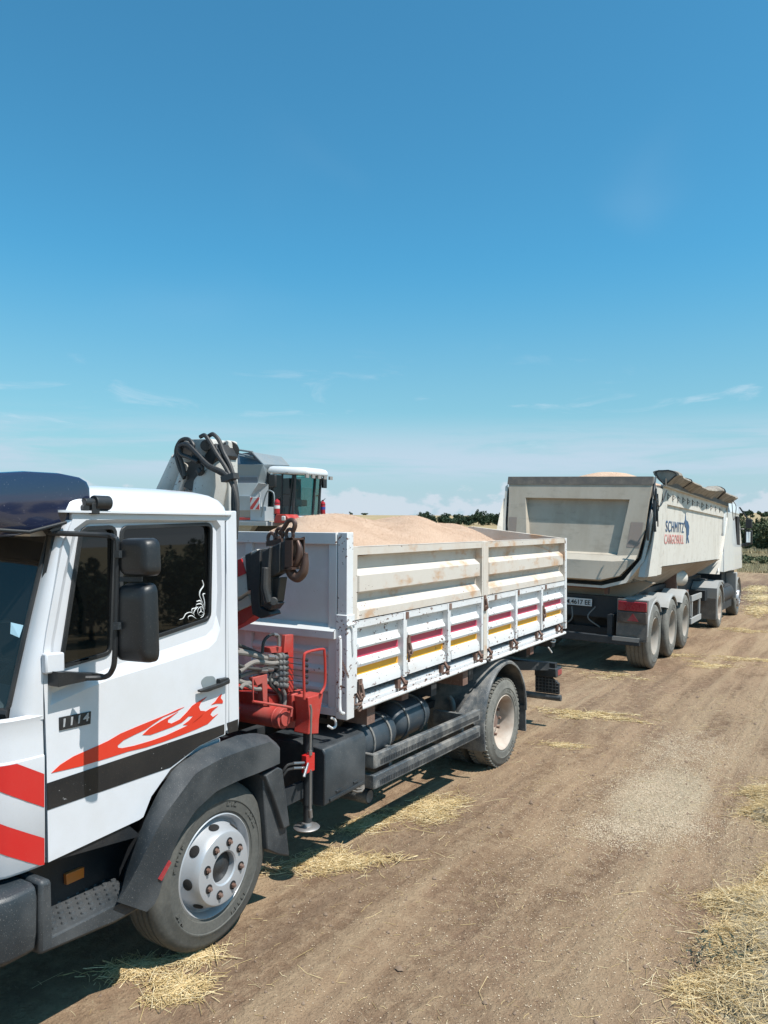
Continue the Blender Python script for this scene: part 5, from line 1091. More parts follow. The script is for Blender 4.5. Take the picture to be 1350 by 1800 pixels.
def kernels(o, x0, x1, y0, y1, fn, n):
    x = rng.uniform(x0, x1, n); y = rng.uniform(y0, y1, n); z = fn(x, y)+.003; c_ = np.stack([x, y, z], -1); a = rng.uniform(0, 2*PI, n); s_ = rng.uniform(.0022, .0045, n)[:, None]
    d1 = np.stack([np.cos(a), np.sin(a), rng.normal(0, .3, n)], -1)*s_; d2 = np.stack([-np.sin(a), np.cos(a), rng.normal(0, .3, n)], -1)*s_*.5
    me = np_mesh('kernels', np.stack([c_-d1, c_-d2, c_+d1, c_+d2], 1).reshape(-1, 3), np.arange(n*4).reshape(n, 4), ['kernel']); k = bpy.data.objects.new('kernels', me); SC.collection.objects.link(k); k.parent = o; k['kind'] = 'stuff'
kernels(h1, -2.2, -.08, 1.4, 5.6, heap1, 34000)
h2 = heap('grain_heap', -2.42, -.06, 1.1, 9.4, heap2, 50, 120, 'wheat heap showing over the tailgate of the cream tipping trailer')
h2.matrix_world = ML

# ------------------------------------------------------------------ tractor unit
D = thing('tractor_unit', (0.0, 18.0, -.42), 'white lorry tractor unit coupled to the cream tipping trailer', 'lorry', origin=(0, 0, 0))
D.rotation_euler = Euler((-.015, .01, .0)); DM = Matrix.LocRotScale(D.location, D.rotation_euler, None); DMi = DM.inverted()
def DX(x, y, c):
    o = DMi @ CAM; d = DMi.to_3x3() @ ray(x, y); return o+d*((c-o.x)/d.x)
ya = DX(1266, 1104, 0).y+.05; ys_ = DX(1298, 1082, 0).y+.05
wheel(D, -.02, ya, .52, .52, .27, .30, 'deep', tyre='tyredusty', rimmat='rimcream', n=48); wheel(D, -2.48, ya, .52, .52, .27, .30, 'deep', -1, tyre='tyredusty', rimmat='rimcream', n=32)
wheel(D, -.03, ys_, .52, .52, .30, .30, 'dish', tyre='tyredusty', n=48); wheel(D, -2.47, ys_, .52, .52, .30, .30, 'dish', -1, n=32)
yr = DX(1289, 950, 0).y; yf = ys_+1.25
q = MB(); XL, XR_ = -.02, -2.48
def cabsec(z, i, fr): return [(XL-i, yr, z), (XL-i, yf-.35-fr, z), (XL-i-.08, yf-.12-fr, z), (XL-i-.3, yf-fr, z), (XR_+i+.3, yf-fr, z), (XR_+i+.08, yf-.12-fr, z), (XR_+i, yf-.35-fr, z), (XR_+i, yr, z)]
q.loft([[Vector(p) for p in cabsec(z, i, fr)] for z, i, fr in ((1.38, 0, 0), (1.8, 0, 0), (2.1, .0, .03), (2.9, .06, .25), (3.0, .07, .28), (3.03, .05, .25), (3.25, .10, .4), (3.45, .25, .8), (3.52, .5, 1.0))], closed=True)
q.f.append(tuple(8*8+i for i in range(8))); q.m.append(0); q.f.append(tuple(range(8))); q.m.append(0)
cabo = q.build('tractor_cab', 'tractorwhite', D, bevel=.03, smooth=50)
wy0 = DX(1295.5, 930, XL).y; wy1 = min(DX(1300.8, 930, XL).y, yf-.45); wz0 = DX(1298, 957, XL).z; wz1 = DX(1298, 908, XL).z
q = MB(); q.prism([(wy0, wz0), (wy1, wz0-.02), (wy1-.18, wz1), (wy0, wz1)], XL-.09, XL+.004); q.build('cab_side_window', 'opening_shade', cabo, smooth=0)
q = MB(); q.prism([(DX(1283.5, 950, XL).y, 1.42), (DX(1284.6, 950, XL).y, 1.42), (DX(1284.6, 950, XL).y, 2.95), (DX(1283.5, 950, XL).y, 2.95)], XL-.02, XL+.003); q.build('cab_seam', 'greyp', cabo, smooth=0)
q = MB(); ye = DX(1274, 950, 0).y
q.prism([(ye, 1.40), (yr-.02, 1.40), (yr+.02, 3.0), (ye+.1, 3.0), (ye, 2.7)], XL-.05, XL+.01); q.prism([(ye-.9, 1.45), (ye-.02, 1.40), (ye-.02, 1.95)], XL-.04, XL-.01); q.build('side_deflector', 'tractorwhite', D, bevel=.02)
q = MB(); q.prism([(yr+.1, 3.0), (yf-1.0, 3.2), (yf-1.2, 3.42), (yr, 3.62), (yr-.1, 3.5)], XR_+.2, XL-.15); q.build('roof_deflector', 'tractorwhite', D, bevel=.06)
q = MB(); q.box(XR_+.2, XL-.2, -.9, yf-.1, .75, 1.0); q.box(XR_+.1, XL-.25, yr-.2, yf-.1, .9, 1.3); q.box(XR_+.4, XL-.4, -.2, .9, 1.0, 1.22); q.box(-.75, XL-.1, ya+.9, ys_-.7, .35, .95); q.build('tractor_chassis', 'chassis', D)
q = MB()
po = arc(ya, .52, .64, 200, 8, 20); q.loft([[Vector((x, a, b_)) for a, b_ in po] for x in (-.62, .0)]+[[Vector((.0, a, b_)) for a, b_ in arc(ya, .52, .60, 200, 8, 20)]]); q.loft([[Vector((x, a, b_)) for a, b_ in po] for x in (-2.5, -1.9)])
q.box(-.62, .0, ya-.66, ya-.62, .30, .78); q.prism([(ya-.68, .75), (ya-.68, 1.05), (ya-.35, 1.20), (ya+.4, 1.20), (ya+.5, 1.1), (ya+.2, 1.18), (ya-.4, 1.1)], -.60, .0); q.split('drive_mudguard', 'fendergrey', D, smooth=45)
q = MB(); po = arc(ys_, .52, .62, 175, 5, 20); q.loft([[Vector((x, a, b_)) for a, b_ in po] for x in (-.4, .0)]); q.prism([(ys_-.62, .55), (ys_-.62, 1.3), (ys_-.35, 1.3), (ys_-.5, .9)], -.4, .0); q.split('cab_steps', 'fendergrey', D, bevel=.02, smooth=45)
q = MB(); q.box(-.62, -.28, ya-.72, ya-.68, .82, .97); q.build('tractor_tail_light', 'redlens', D)
q = MB(); q.box(-.66, -.02, ya-.70, ya-.60, .28, .80); q.build('mud_flap', 'railgrey', D)
q = MB(); q.cyl((-.3, ya+.95, .75), (-.3, ys_-.75, .75), .26, n=24); q.cyl((-.2, ya+.8, 1.05), (-.2, ya+1.4, 1.05), .12, n=16); q.build('fuel_tank', 'chassis', D)
q = MB(); yv = ys_+.75; mh = MB()
def DYp(x, y): 
    o = DMi @ CAM; d = DMi.to_3x3() @ ray(x, y); return o+d*((yv-o.y)/d.y)
a = DYp(1311, 912); b_ = DYp(1322, 929); q.prism([(a.x, b_.z), (b_.x, b_.z), (b_.x, a.z), (a.x, a.z)], yv-.06, yv+.08, axis='y'); a2 = DYp(1310, 932); b2 = DYp(1322, 957)
q.prism([(a2.x, b2.z), (b2.x, b2.z), (b2.x, a2.z), (a2.x, a2.z)], yv-.06, yv+.1, axis='y'); q.bar((XL-.05, yv-.2, a.z+.35), (a.x+.05, yv, a.z), .04, .05); q.bar((XL-.05, yv-.1, a2.z+.03), (a2.x+.05, yv, a2.z+.03), .04, .04); q.bar((XL-.1, yv-.05, b2.z-.05), (a2.x+.1, yv, b2.z), .08, .1)
mo = q.build('tractor_mirror', 'black', D, bevel=.03); g_ = MB(); g_.add([(a2.x+.04, yv-.064, b2.z+.06), (b2.x-.04, yv-.064, b2.z+.06), (b2.x-.04, yv-.064, a2.z-.05), (a2.x+.04, yv-.064, a2.z-.05)], [(0, 1, 2, 3)]); g_.build('mirror_glass', 'mirror', mo, smooth=0)

# ------------------------------------------------------------------ combine harvester beyond the truck, facing right
dcam = fwv*1.0+rtv*((513-675)/F_PX); C1 = CAM+dcam*24.0; HY = C1.y
H = thing('combine_harvester', (C1.x-2.0, HY+1.6, gzf(C1.x, HY)), 'grey and white combine harvester with teal cab glass beyond the loaded truck', 'combine harvester')
hy = lambda pts, o=0.0: XZ(pts, HY+o)
gH = gzf(C1.x, HY)
HB = HY+3.1
q = MB()
q.prism(hy([(300, 870), (457, 850), (466, 852), (470, 905), (456, 905), (300, 905)]), HY-.3, HY+3.0, axis='y')
low = q.build('harvester_body', 'harvgrey', H)
def panel(pts, mat, name, y0=-.55, y1=0.2, par=H): q = MB(); q.prism(hy(pts, y0), HY+y0, HY+y1, axis='y'); return q.build(name, mat, par, bevel=.01)
panel([(330, 815), (462, 817), (456, 838), (330, 838)], 'harvmid', 'upper_panel', -.30)
panel([(330, 838), (453, 838), (453, 849), (330, 849)], 'harvdark', 'stripe_panel', -.34)
panel([(330, 849), (454, 849), (440, 872), (330, 870)], 'harvwhite', 'side_panel', -.42)
panel([(330, 870), (440, 872), (441, 897), (330, 898)], 'harvgrey', 'side_panel', -.46)
panel([(330, 898), (441, 897), (454, 915), (330, 909)], 'harvtan', 'side_panel', -.44)
panel([(330, 909), (454, 910), (452, 914), (330, 914)], 'chev_red', 'red_stripe', -.47)
panel([(330, 914), (452, 914), (438, 934), (330, 934)], 'harvgrey', 'side_panel', -.44)
q = MB()
def seg(p0, p1, y0, y1, mat_i=0):
    a = AY(*p0, HY+y0); b_ = AY(*p1, HY+y0); c_ = AY(*p1, HY+y1); return a, b_
a, b_, c_, d_ = AY(454, 849, HY-.42), AY(472, 851, HY-.1), AY(470, 898, HY-.1), AY(441, 897, HY-.46); e_ = AY(440, 872, HY-.42)
q.add([a, b_, c_, d_, e_], [(0, 1, 2, 3, 4)]); q.add([d_, c_, AY(470, 912, HY-.1), AY(454, 915, HY-.44)], [(0, 1, 2, 3)]); q.build('front_bevel_panel', 'harvgrey', H, smooth=0, solid=.04)
q = MB(); q.add([AY(462, 817, HY-.3), AY(474, 819, HY+.1), AY(472, 850, HY+.1), AY(453, 849, HY-.34)], [(0, 1, 2, 3)]); q.build('front_bevel_panel', 'harvmid', H, smooth=0, solid=.04)
# warning board
w_ = panel([(439.5, 873.5), (456, 874), (456, 896), (440, 896)], 'sticker', 'warning_board', -.56, -.5)
q = MB()
for pts in ([(440, 884), (440, 876), (442, 874), (444.5, 874)], [(440, 895.5), (440, 891), (453, 874), (456, 874), (456, 877), (444, 895.5)], [(448.5, 895.5), (456, 885), (456, 895.5)]): q.prism(hy(pts, -.562), HY-.566, HY-.560, axis='y')
q.build('warning_stripes', 'chev_red', w_, smooth=0)
# grain tank with raised covers
q = MB(); q.add([AY(412, 790, HY+.2), AY(443.5, 794.5, HY+.2), AY(463, 816.5, HY+.2), AY(414, 814, HY+.2), AY(412, 790, HY+.25), AY(443.5, 794.5, HY+.25)], [(0, 1, 2, 3)]); 
q = MB(); q.prism(hy([(300, 818), (414, 816), (462, 816.5), (414, 818)], .2), HY+.2, HY+2.6, axis='y'); q.build('grain_tank', 'harvdark', H)
q = MB(); q.add([AY(443.5, 794.5, HY+.3), AY(464, 816.5, HY+.1), AY(509, 818, HY+2.6), AY(495, 803, HY+2.4)], [(0, 1, 2, 3)]); q.build('tank_cover', 'harvmid', H, smooth=0, solid=.03)
q = MB(); q.add([AY(462, 816, HY+.2), AY(443.5, 795, HY+.35), AY(420, 797, HY+1.6), AY(412, 816, HY+1.2)], [(0, 1, 2, 3)]); q.add([AY(340, 812, HY+.3), AY(412, 798, HY+.6), AY(415, 816, HY+.3), AY(340, 816, HY+.3)], [(0, 1, 2, 3)]); q.split('tank_cover', 'harvdark', H, smooth=0, solid=.03)
q = MB(); q.tube([AY(380, 789, HY+.4), AY(421, 791, HY+.3), AY(444, 794.5, HY+.25)], .035, 6); q.tube([AY(415, 796, HY+.9), AY(446, 803, HY+.4)], .03, 6); q.tube([AY(415, 800, HY+1.2), AY(448, 806, HY+.6)], .03, 6); q.split('tank_rail', 'harvmid', H)
# cab: near front corner C1
CWx = C1.x; depth = 1.36
def side(x, y, o=0): return AY(x, y, HY+o)
p_tl = side(473, 833); p_tr = side(517, 835); p_br = side(511, 904); p_bl = side(470, 890)
q = MB(); fx0 = lambda z: C1.x+.02+(z-2.2)*.07
def fr(t, z): return Vector((fx0(z)+.10*math.sin(PI*t), HY+depth*t, z))
zt_, zb_ = 3.62, 2.12
zt_ = AY(515, 832, HY).z; zb_ = AY(511, 905, HY).z
for t in (0, 1): q.tube([fr(t, zb_), fr(t, zt_)], .045, 6)
q.tube([fr(.66, zb_)+Vector((.02, 0, 0)), fr(.66, zt_)+Vector((.02, 0, 0))], .05, 6)
xb = AY(471, 860, HY).x; xm = AY(495, 860, HY).x
for x in (xb, xm): q.tube([Vector((x, HY, zb_)), Vector((x+.03, HY, zt_))], .035, 6)
q.tube([Vector((xm+.02, HY-.01, (zb_+zt_)/2)), Vector((C1.x, HY-.01, (zb_+zt_)/2))], .012, 5); q.bar(Vector((xm+.3, HY-.01, zb_)), Vector((C1.x+.05, HY-.01, zt_)), .05, .03)
q.box(xb-.05, xb+.05, HY, HY+depth*.5, zb_-.1, zt_); q.box(xb, C1.x, HY, HY+depth, zb_-.12, zb_); q.build('harvester_cab_frame', 'black', H)
q = MB(); q.loft([[fr(t, z) for t in np.linspace(0, 1, 9)] for z in (zb_, zt_)]); q.build('front_window', 'tealglass', H)
q = MB(); q.add([Vector((xb, HY+.0, zb_)), Vector((fx0(zb_), HY, zb_)), Vector((fx0(zt_), HY, zt_)), Vector((xb, HY, zt_))], [(0, 1, 2, 3)]); q.add([Vector((xb, HY+depth, zb_)), Vector((fx0(zb_), HY+depth, zb_)), Vector((fx0(zt_), HY+depth, zt_)), Vector((xb, HY+depth, zt_))], [(0, 1, 2, 3)]); q.split('side_window', 'darkglass', H, smooth=0)
q = MB(); q.box(xb+.2, xb+.5, HY+.5, HY+1.1, zb_+.3, zb_+1.2); q.box(xb+.2, xb+.75, HY+.5, HY+1.1, zb_+.3, zb_+.5); q.bar((C1.x-.4, HY+.8, zb_), (C1.x-.55, HY+.8, zb_+.75), .1, .1); q.lathe([(.18, -.015), (.2, 0), (.18, .015)], (C1.x-.55, HY+.8, zb_+.78), 'z', 18); q.build('driver_seat', 'interior', H, bevel=.02)
q = MB()
xr0 = AY(472, 830, HY).x; rr_ = [(xr0, HY-.06), (C1.x+.15, HY-.08), (C1.x+.48, HY+.15), (C1.x+.50, HY+depth-.1), (C1.x+.2, HY+depth+.08), (xr0, HY+depth+.06)]
zr0 = AY(500, 831, HY).z; rows = []
for dz, s_, in ((0, .98), (.05, 1), (.13, .99), (.20, .93), (.24, .8)):
    cx_, cy_ = (xr0+C1.x)/2+.1, HY+depth/2; rows.append([Vector((cx_+(x-cx_)*s_, cy_+(y-cy_)*s_, zr0+dz-(.0 if x < C1.x else .07))) for x, y in rr_])
q.loft(rows, closed=True); q.f += [tuple(range(24, 30)), tuple(range(6))]; q.m += [0, 0]; rf = q.build('harvester_roof', 'harvwhite', H, bevel=.03, smooth=50)
q = MB()
for i in range(5): q.box(C1.x+.42, C1.x+.48, HY+.1+i*.32, HY+.26+i*.32, zr0-.17, zr0-.06)
q.split('roof_lights', 'greylens', rf)
q = MB(); mp_ = AY(479, 845, HY-.5); q.box(mp_.x-.1, mp_.x+.14, HY-.55, HY-.45, mp_.z-.2, mp_.z+.18); q.tube([Vector((mp_.x, HY-.5, mp_.z+.2)), Vector((mp_.x+.3, HY, mp_.z+.28))], .015, 5)
m2 = AY(570, 850, HY+depth+.3); q.box(m2.x-.04, m2.x+.04, m2.y-.1, m2.y+.1, m2.z-.15, m2.z+.18); q.tube([m2+Vector((0, 0, .1)), m2+Vector((-.1, -.1, .22)), m2+Vector((-.3, -.3, .2))], .015, 5); q.split('harvester_mirror', 'black', H, bevel=.02)
# platforms, rails, white nose and red lamp box, dark underside
q = MB(); q.box(xb-1.1, C1.x-.2, HY-1.0, HY, zb_-.35, zb_-.22); q.box(xb-.3, xb+.3, HY-.5, HY, zb_-.2, zb_+.25); q.split('platform', 'harvgrey', H, bevel=.01)
q = MB(); q.tube(smoothpath([AY(459, 909, HY-.9), AY(463, 885, HY-.9), AY(470, 864, HY-.9), AY(478, 864, HY-.9), AY(482, 872, HY-.9), AY(482, 905, HY-.9)], 5), .022, 6); yy_ = HY+depth+.6
q.tube(smoothpath([AY(560, 904, yy_), AY(562, 885, yy_), AY(559, 872, yy_), AY(563, 870, yy_), AY(564, 903, yy_)][:3]+[AY(557, 871, yy_)], 4), .02, 6)
q.tube(smoothpath([AY(555, 872, yy_), AY(560, 871, yy_), AY(563, 877, yy_), AY(562, 903, yy_)], 4), .02, 6); q.split('hand_rail', 'harvmid', H)
q = MB(); q.prism(hy([(481, 914), (485, 904), (502, 904), (510, 914), (511, 918), (481, 919)], -.7), HY-.7, HY-.1, axis='y'); rb = q.build('lamp_box', 'redp', H, bevel=.03)
q = MB(); lp = AY(498, 911, HY-.72); q.box(lp.x-.07, lp.x+.07, HY-.73, HY-.69, lp.z-.07, lp.z+.07); q.build('headlight', 'sticker', rb, bevel=.02)
q = MB(); q.box(C1.x-.1, C1.x+.75, HY+.0, HY+depth, zb_-.35, zb_-.03); q.build('nose_panel', 'harvwhite', H, bevel=.05)
q = MB(); q.box(xb-4, C1.x+.2, HY-.2, HY+2.5, gH+.8, zb_-.35); q.box(C1.x, C1.x+1.6, HY+.2, HY+1.6, gH+.5, zb_-.6); q.build('underbody', 'chassis', H)
for (xw, r_, yo) in ((C1.x-.3, .85, HY-.25), (C1.x-.3, .85, HY+2.6), (C1.x-4.2, .55, HY-.1), (C1.x-4.2, .55, HY+2.3)):
    q = MB(); q.lathe([(r_*.5, 0), (r_*.85, -.02), (r_, .06), (r_, .5), (r_*.85, .58), (r_*.5, .55), (.01, .5)], (xw, yo, gH+r_), 'y', 36); q.lathe([(.01, .12), (r_*.5, .1)], (xw, yo, gH+r_), 'y', 24); q.build('harvester_wheel', 'tyredusty', H)
def extinguisher(px, py, Y, label, h=.5, blue=False):
    p = AY(px, py, Y); o = thing('fire_extinguisher', (p.x, p.y, p.z), label, 'fire extinguisher', origin=(0, 0, 0))
    q = MB(); q.lathe([(.001, 0), (.08, 0), (.085, .02), (.085, h*.68), (.07, h*.78), (.03, h*.83), (.025, h*.88), (.001, h*.88)], (0, 0, 0), 'z', 20); q.build('cylinder', 'extred', o)
    q = MB(); q.bar((0, 0, h*.9), (.10, 0, h*1.02), .02, .015); q.bar((0, 0, h*.88), (0, 0, h*.93), .05, .05); q.tube(smoothpath([(-.03, 0, h*.9), (-.1, -.02, h*.7), (-.09, -.03, h*.2)], 4), .012, 6); q.build('valve_and_hose', 'black', o)
    q = MB(); q.lathe([(.087, h*.3), (.087, h*.48)], (0, 0, 0), 'z', 20); q.build('cylinder_label', 'extblue' if blue else 'sticker', o, smooth=30)
    q = MB(); q.lathe([(.089, h*.6), (.089, h*.64)], (0, 0, 0), 'z', 20); q.build('holding_strap', 'black', o)
extinguisher(487, 903, HY-.85, 'red fire extinguisher with white label on the near platform of the harvester', .52)
extinguisher(567.5, 904, HY+depth+.6, 'red fire extinguisher with blue label on the far side of the harvester cab', .52, True)

# ------------------------------------------------------------------ straw, chaff, spilled grain
def stalks(name, P, L, wd, ang, tilt, mat, label, cat='straw', group=None, lift=0.0):
    n = len(P); dx = np.cos(ang)*np.cos(tilt); dy = np.sin(ang)*np.cos(tilt); dz = np.sin(tilt); Dv = np.stack([dx, dy, dz], -1)
    rr = rng.uniform(0, PI, n); u1 = np.stack([-np.sin(ang), np.cos(ang), 0*ang], -1); u2 = np.cross(Dv, u1)
    s1 = (u1*np.cos(rr)[:, None]+u2*np.sin(rr)[:, None])*wd[:, None]/2; s2 = (-u1*np.sin(rr)[:, None]+u2*np.cos(rr)[:, None])*wd[:, None]/2
    bend = rng.normal(0, .06, (n, 3))*L[:, None]; bend[:, 2] *= .3
    a = P-Dv*L[:, None]/2; c_ = P+Dv*L[:, None]/2; b_ = P+bend
    # three-sided bent stalk: two segments, open triangle section
    V = []
    for base in (a, b_, c_): V += [base+s1, base-s1*.5+s2*.87, base-s1*.5-s2*.87]
    V = np.stack(V, 1).reshape(-1, 3); o = np.arange(n)[:, None]*9
    q4 = []
    for s_ in (0, 3):
        for j in range(3): q4.append(o+np.array([[s_+j, s_+(j+1) % 3, s_+3+(j+1) % 3, s_+3+j]]))
    Fq = np.concatenate(q4, 0); me = np_mesh(name, V, Fq, [mat]); ob = bpy.data.objects.new(name, me); SC.collection.objects.link(ob); tag(ob, label, cat, group, 'stuff'); return ob
def straw_patch(cx, cy, rx, ry, n, label, rot=0.0, h=.02, Lm=.11, wd=.0028, mat='straw', flat=.12, shape=None, name='straw_patch', cat='straw'):
    n = int(n*.8); t = rng.uniform(0, 2*PI, n); r = np.abs(rng.normal(0, .62, n)); px = r*np.cos(t)*rx; py = r*np.sin(t)*ry
    kx = max(6, n//90); ci = rng.integers(0, kx, n); cl = rng.normal(0, .55, (kx, 2)); m2 = rng.random(n) < .65; px = np.where(m2, cl[ci, 0]*rx+rng.normal(0, .16, n)*rx, px); py = np.where(m2, cl[ci, 1]*ry+rng.normal(0, .16, n)*ry, py)
    k_ = 1+.35*np.sin(3*t+cx)+.2*np.sin(5*t+cy); px *= k_; py *= k_
    x = cx+px*math.cos(rot)-py*math.sin(rot); y = cy+px*math.sin(rot)+py*math.cos(rot)
    hz = h*np.exp(-(r*1.1)**2); z = gz(x, y)+.0025+rng.uniform(0, 1, n)*hz*.55
    P = np.stack([x, y, z], -1); L = np.clip(rng.lognormal(math.log(Lm*.62), .6, n), .012, .30); w_ = rng.uniform(.5, 1.4, n)*wd
    return stalks(name, P, L, w_, rng.uniform(0, 2*PI, n), rng.normal(0, flat*.45, n), mat, label, cat)
def GP(x, y):      # photo point -> ground
    z = -.05
    for _ in range(6):
        p = AZ(x, y, z); z = gzf(p.x, p.y)
    return p
patches = [(590, 1518, .26, .13, 2600, 'yellow straw scatter on the ground below the round outrigger foot', .8), (760, 1420, .34, .18, 2600, 'straw lying in the shade stripe beside the side guard rails', 1.4), (640, 1452, .22, .12, 1600, 'straw half in shadow between outrigger foot and side guard rails', 1.3),
           (1030, 1257, .40, .18, 1500, 'pale straw scatter on bare earth below the rear lamp of the crane truck', .3), (985, 1310, .25, .10, 500, 'thin straw smear next to the rear wheel of the crane truck', .4),
           (315, 1738, .11, .10, 1500, 'clump of straw and chaff nearest the front wheel of the crane truck', .6), (245, 1702, .24, .06, 1300, 'straw trail running out of the shade under the cab', .9), (345, 1682, .10, .05, 500, 'chaff pressed against the front tyre', .8),
           (1258, 1170, .38, .28, 900, 'oval straw scatter in the middle of the track beside the trailer wheels', .2), (1330, 1160, .6, .3, 1000, 'straw scatter at the right edge of the photo level with the trailer wheels', .2), (1310, 1108, .8, .5, 900, 'yellow straw on the track level with the tractor drive wheel', .2),
           (1180, 1152, .35, .25, 500, 'chaff lying between the first and second trailer wheels', .3), (1085, 1188, .4, .3, 350, 'faint chaff on the ground behind the trailer lights', .2)]
for a_ in patches:
    p = GP(a_[0], a_[1]); straw_patch(p.x, p.y, a_[2], a_[3], a_[4], a_[5], a_[6], h=.035 if a_[4] > 1000 else .02, wd=.0032 if p.y < 6 else .005)
# pale windrow line that runs on beside the lorry
for i, (x_, y_) in enumerate(((1318, 1070), (1322, 1050), (1316, 1035))):
    p = GP(x_, y_); straw_patch(p.x+.35, p.y, .42, 1.5, 5000, ['straw line on the track right of the lorry front wheel', 'straw line ahead of the lorry on the track', 'farthest straw line on the track before the dark soil'][i], 0, h=.06, wd=.012)
# the deep straw row at the near right
EDG = lambda y: 2.17+.11*np.sin(y*2.3+1)+.08*np.sin(y*5.1)+.05*np.sin(y*11)+.30*np.exp(-((y-3.35)/.22)**2)-.12*np.exp(-((y-3.95)/.3)**2)+np.clip((y-4.4)*.22, 0, 1)
n = 42000; y = rng.uniform(-1.2, 5.2, n); edge_ = EDG(y)
wx = np.abs(rng.normal(0, .55, n))-.10*(rng.random(n) < .12)*rng.random(n)*2.5; x = edge_+wx; keep = (x < 4.2) & ((wx > .25) | (np.sin(x*19+np.sin(y*7)*2)+np.sin(y*13) > -.9) | (rng.random(n) < .3)); x, y, wx = x[keep], y[keep], wx[keep]; n = len(x)
hh_ = .15*np.clip(wx/.30, 0, 1)*(.65+.35*np.sin(y*3+x*4)); z = gz(x, y)+.004+hh_*rng.uniform(.0, 1, n)**.6
stalks('straw_row', np.stack([x, y, z], -1), np.clip(rng.lognormal(math.log(.06), .65, n), .012, .30), rng.uniform(.0013, .0038, n), rng.uniform(0, 2*PI, n), rng.normal(0, .14, n), 'straw', 'deep row of tangled straw along the near right edge of the track', 'straw')
xs = np.linspace(2.02, 4.2, 90); ys2 = np.linspace(-1.3, 5.4, 220); A, B = np.meshgrid(xs, ys2)
ed = EDG(B); w_ = np.clip((A-ed-.02)/.30, 0, 1); Zs = gz(A, B)-.03+(.165*w_**.8*(.65+.35*np.sin(B*3+A*4)))+rng.uniform(-.008, .008, A.shape)
V = np.stack([A, B, Zs], -1).reshape(-1, 3); i_ = np.arange(A.size).reshape(A.shape); Fh = np.stack([i_[:-1, :-1], i_[:-1, 1:], i_[1:, 1:], i_[1:, :-1]], -1).reshape(-1, 4)
mt, nt, b = newmat('packed chaff'); M['chaff'] = mt; v = objco(nt); n1 = noise(nt, objco(nt, (1, 1, 1)), 70, 6, .75, 2.0); n2 = noise(nt, v, 3, 4)
nt.links.new(mixc(nt, maprange(nt, n1, .35, .65), (0.275, 0.202, 0.120), (0.688, 0.576, 0.378)), b.inputs['Base Color']); b.inputs['Roughness'].default_value = .9; bump(nt, b, n1, 1.0, .02)
me = np_mesh('chaff_bed', V, Fh, ['chaff']); me.shade_smooth(); o = bpy.data.objects.new('chaff_bed', me); SC.collection.objects.link(o); tag(o, 'packed pale chaff under the deep straw row at the near right', 'chaff', None, 'stuff')
# loose single stalks over the track
n = 2000; x = rng.uniform(-.2, 2.4, n); y = rng.uniform(-1.4, 9, n); P = np.stack([x, y, gz(x, y)+.003], -1)
stalks('loose_straw', P, np.clip(rng.lognormal(math.log(.035), .8, n), .008, .3), rng.uniform(.0012, .003, n), rng.uniform(0, 2*PI, n), rng.normal(0, .03, n), 'straw', 'single straw stalks scattered over the bare earth track')
# spilled grain
def flakes(name, x, y, s, mat, label, cat):
    n = len(x); z = gz(x, y)+.003+rng.uniform(0, .004, n); c_ = np.stack([x, y, z], -1); a = rng.uniform(0, 2*PI, n); d1 = np.stack([np.cos(a), np.sin(a), rng.normal(0, .3, n)], -1)*s[:, None]; d2 = np.stack([-np.sin(a), np.cos(a), rng.normal(0, .3, n)], -1)*s[:, None]*.5
    V = np.stack([c_-d1, c_-d2, c_+d1, c_+d2], 1).reshape(-1, 3); Fq = np.arange(n*4).reshape(n, 4); me = np_mesh(name, V, Fq, [mat]); o = bpy.data.objects.new(name, me); SC.collection.objects.link(o); tag(o, label, cat, None, 'stuff')
pc = [GP(1180, 1320), GP(1150, 1390), GP(1090, 1460), GP(1190, 1450), GP(1250, 1330)]
xs_, ys_ = [], []
for p, sx, sy, n in ((pc[0], .16, .5, 16000), (pc[1], .20, .36, 22000), (pc[2], .17, .18, 12000), (pc[3], .16, .2, 9000), (pc[4], .15, .5, 7000)):
    xs_.append(rng.normal(p.x, sx, n)); ys_.append(rng.normal(p.y, sy, n))
x = np.concatenate(xs_); y = np.concatenate(ys_); kp = (np.sin(x*23+np.sin(y*9)*2)+np.sin(y*17+x*5)+rng.normal(0, 1.2, len(x))) > -1.2; x, y = x[kp], y[kp]
flakes('spilled_grain', x, y, rng.uniform(.0024, .0055, len(x)), 'flake', 'pale patch of spilled grain in the middle of the track', 'spilled grain')
n = 16000; x = np.concatenate([rng.normal(1.4, .6, n), rng.uniform(.3, 2.3, 6000)]); y = np.concatenate([rng.normal(3.0, 1.7, n), rng.uniform(-1.5, 8, 6000)]); flakes('scattered_grain', x, y, rng.uniform(.002, .005, len(x)), 'flake', 'loose grains sprinkled thinly over the brown earth', 'spilled grain')
# soil crumbs
n = 5000; x = rng.uniform(-.2, 2.6, n); y = rng.uniform(-1.5, 9, n); s_ = rng.lognormal(math.log(.0045), .5, n); z = gz(x, y)+s_*.3
oc = np.array([[1, 0, 0], [-1, 0, 0], [0, 1, 0], [0, -1, 0], [0, 0, 1]], float); V = (np.stack([x, y, z], -1)[:, None, :]+oc[None]*s_[:, None, None]*rng.uniform(.6, 1.3, (n, 5, 1))).reshape(-1, 3)
o5 = np.arange(n)[:, None]*5; Fq = np.concatenate([o5+np.array([[a, b_, 4]]) for a, b_ in ((0, 2), (2, 1), (1, 3), (3, 0))], 0)
M['crumb'] = paint('soil crumbs', (.22, .15, .105), .95, .4, (.36, .27, .19)); me = np_mesh('soil_crumbs', V, Fq, ['crumb']); o = bpy.data.objects.new('soil_crumbs', me); SC.collection.objects.link(o); tag(o, 'small soil crumbs over the earth track', 'soil crumbs', None, 'stuff')
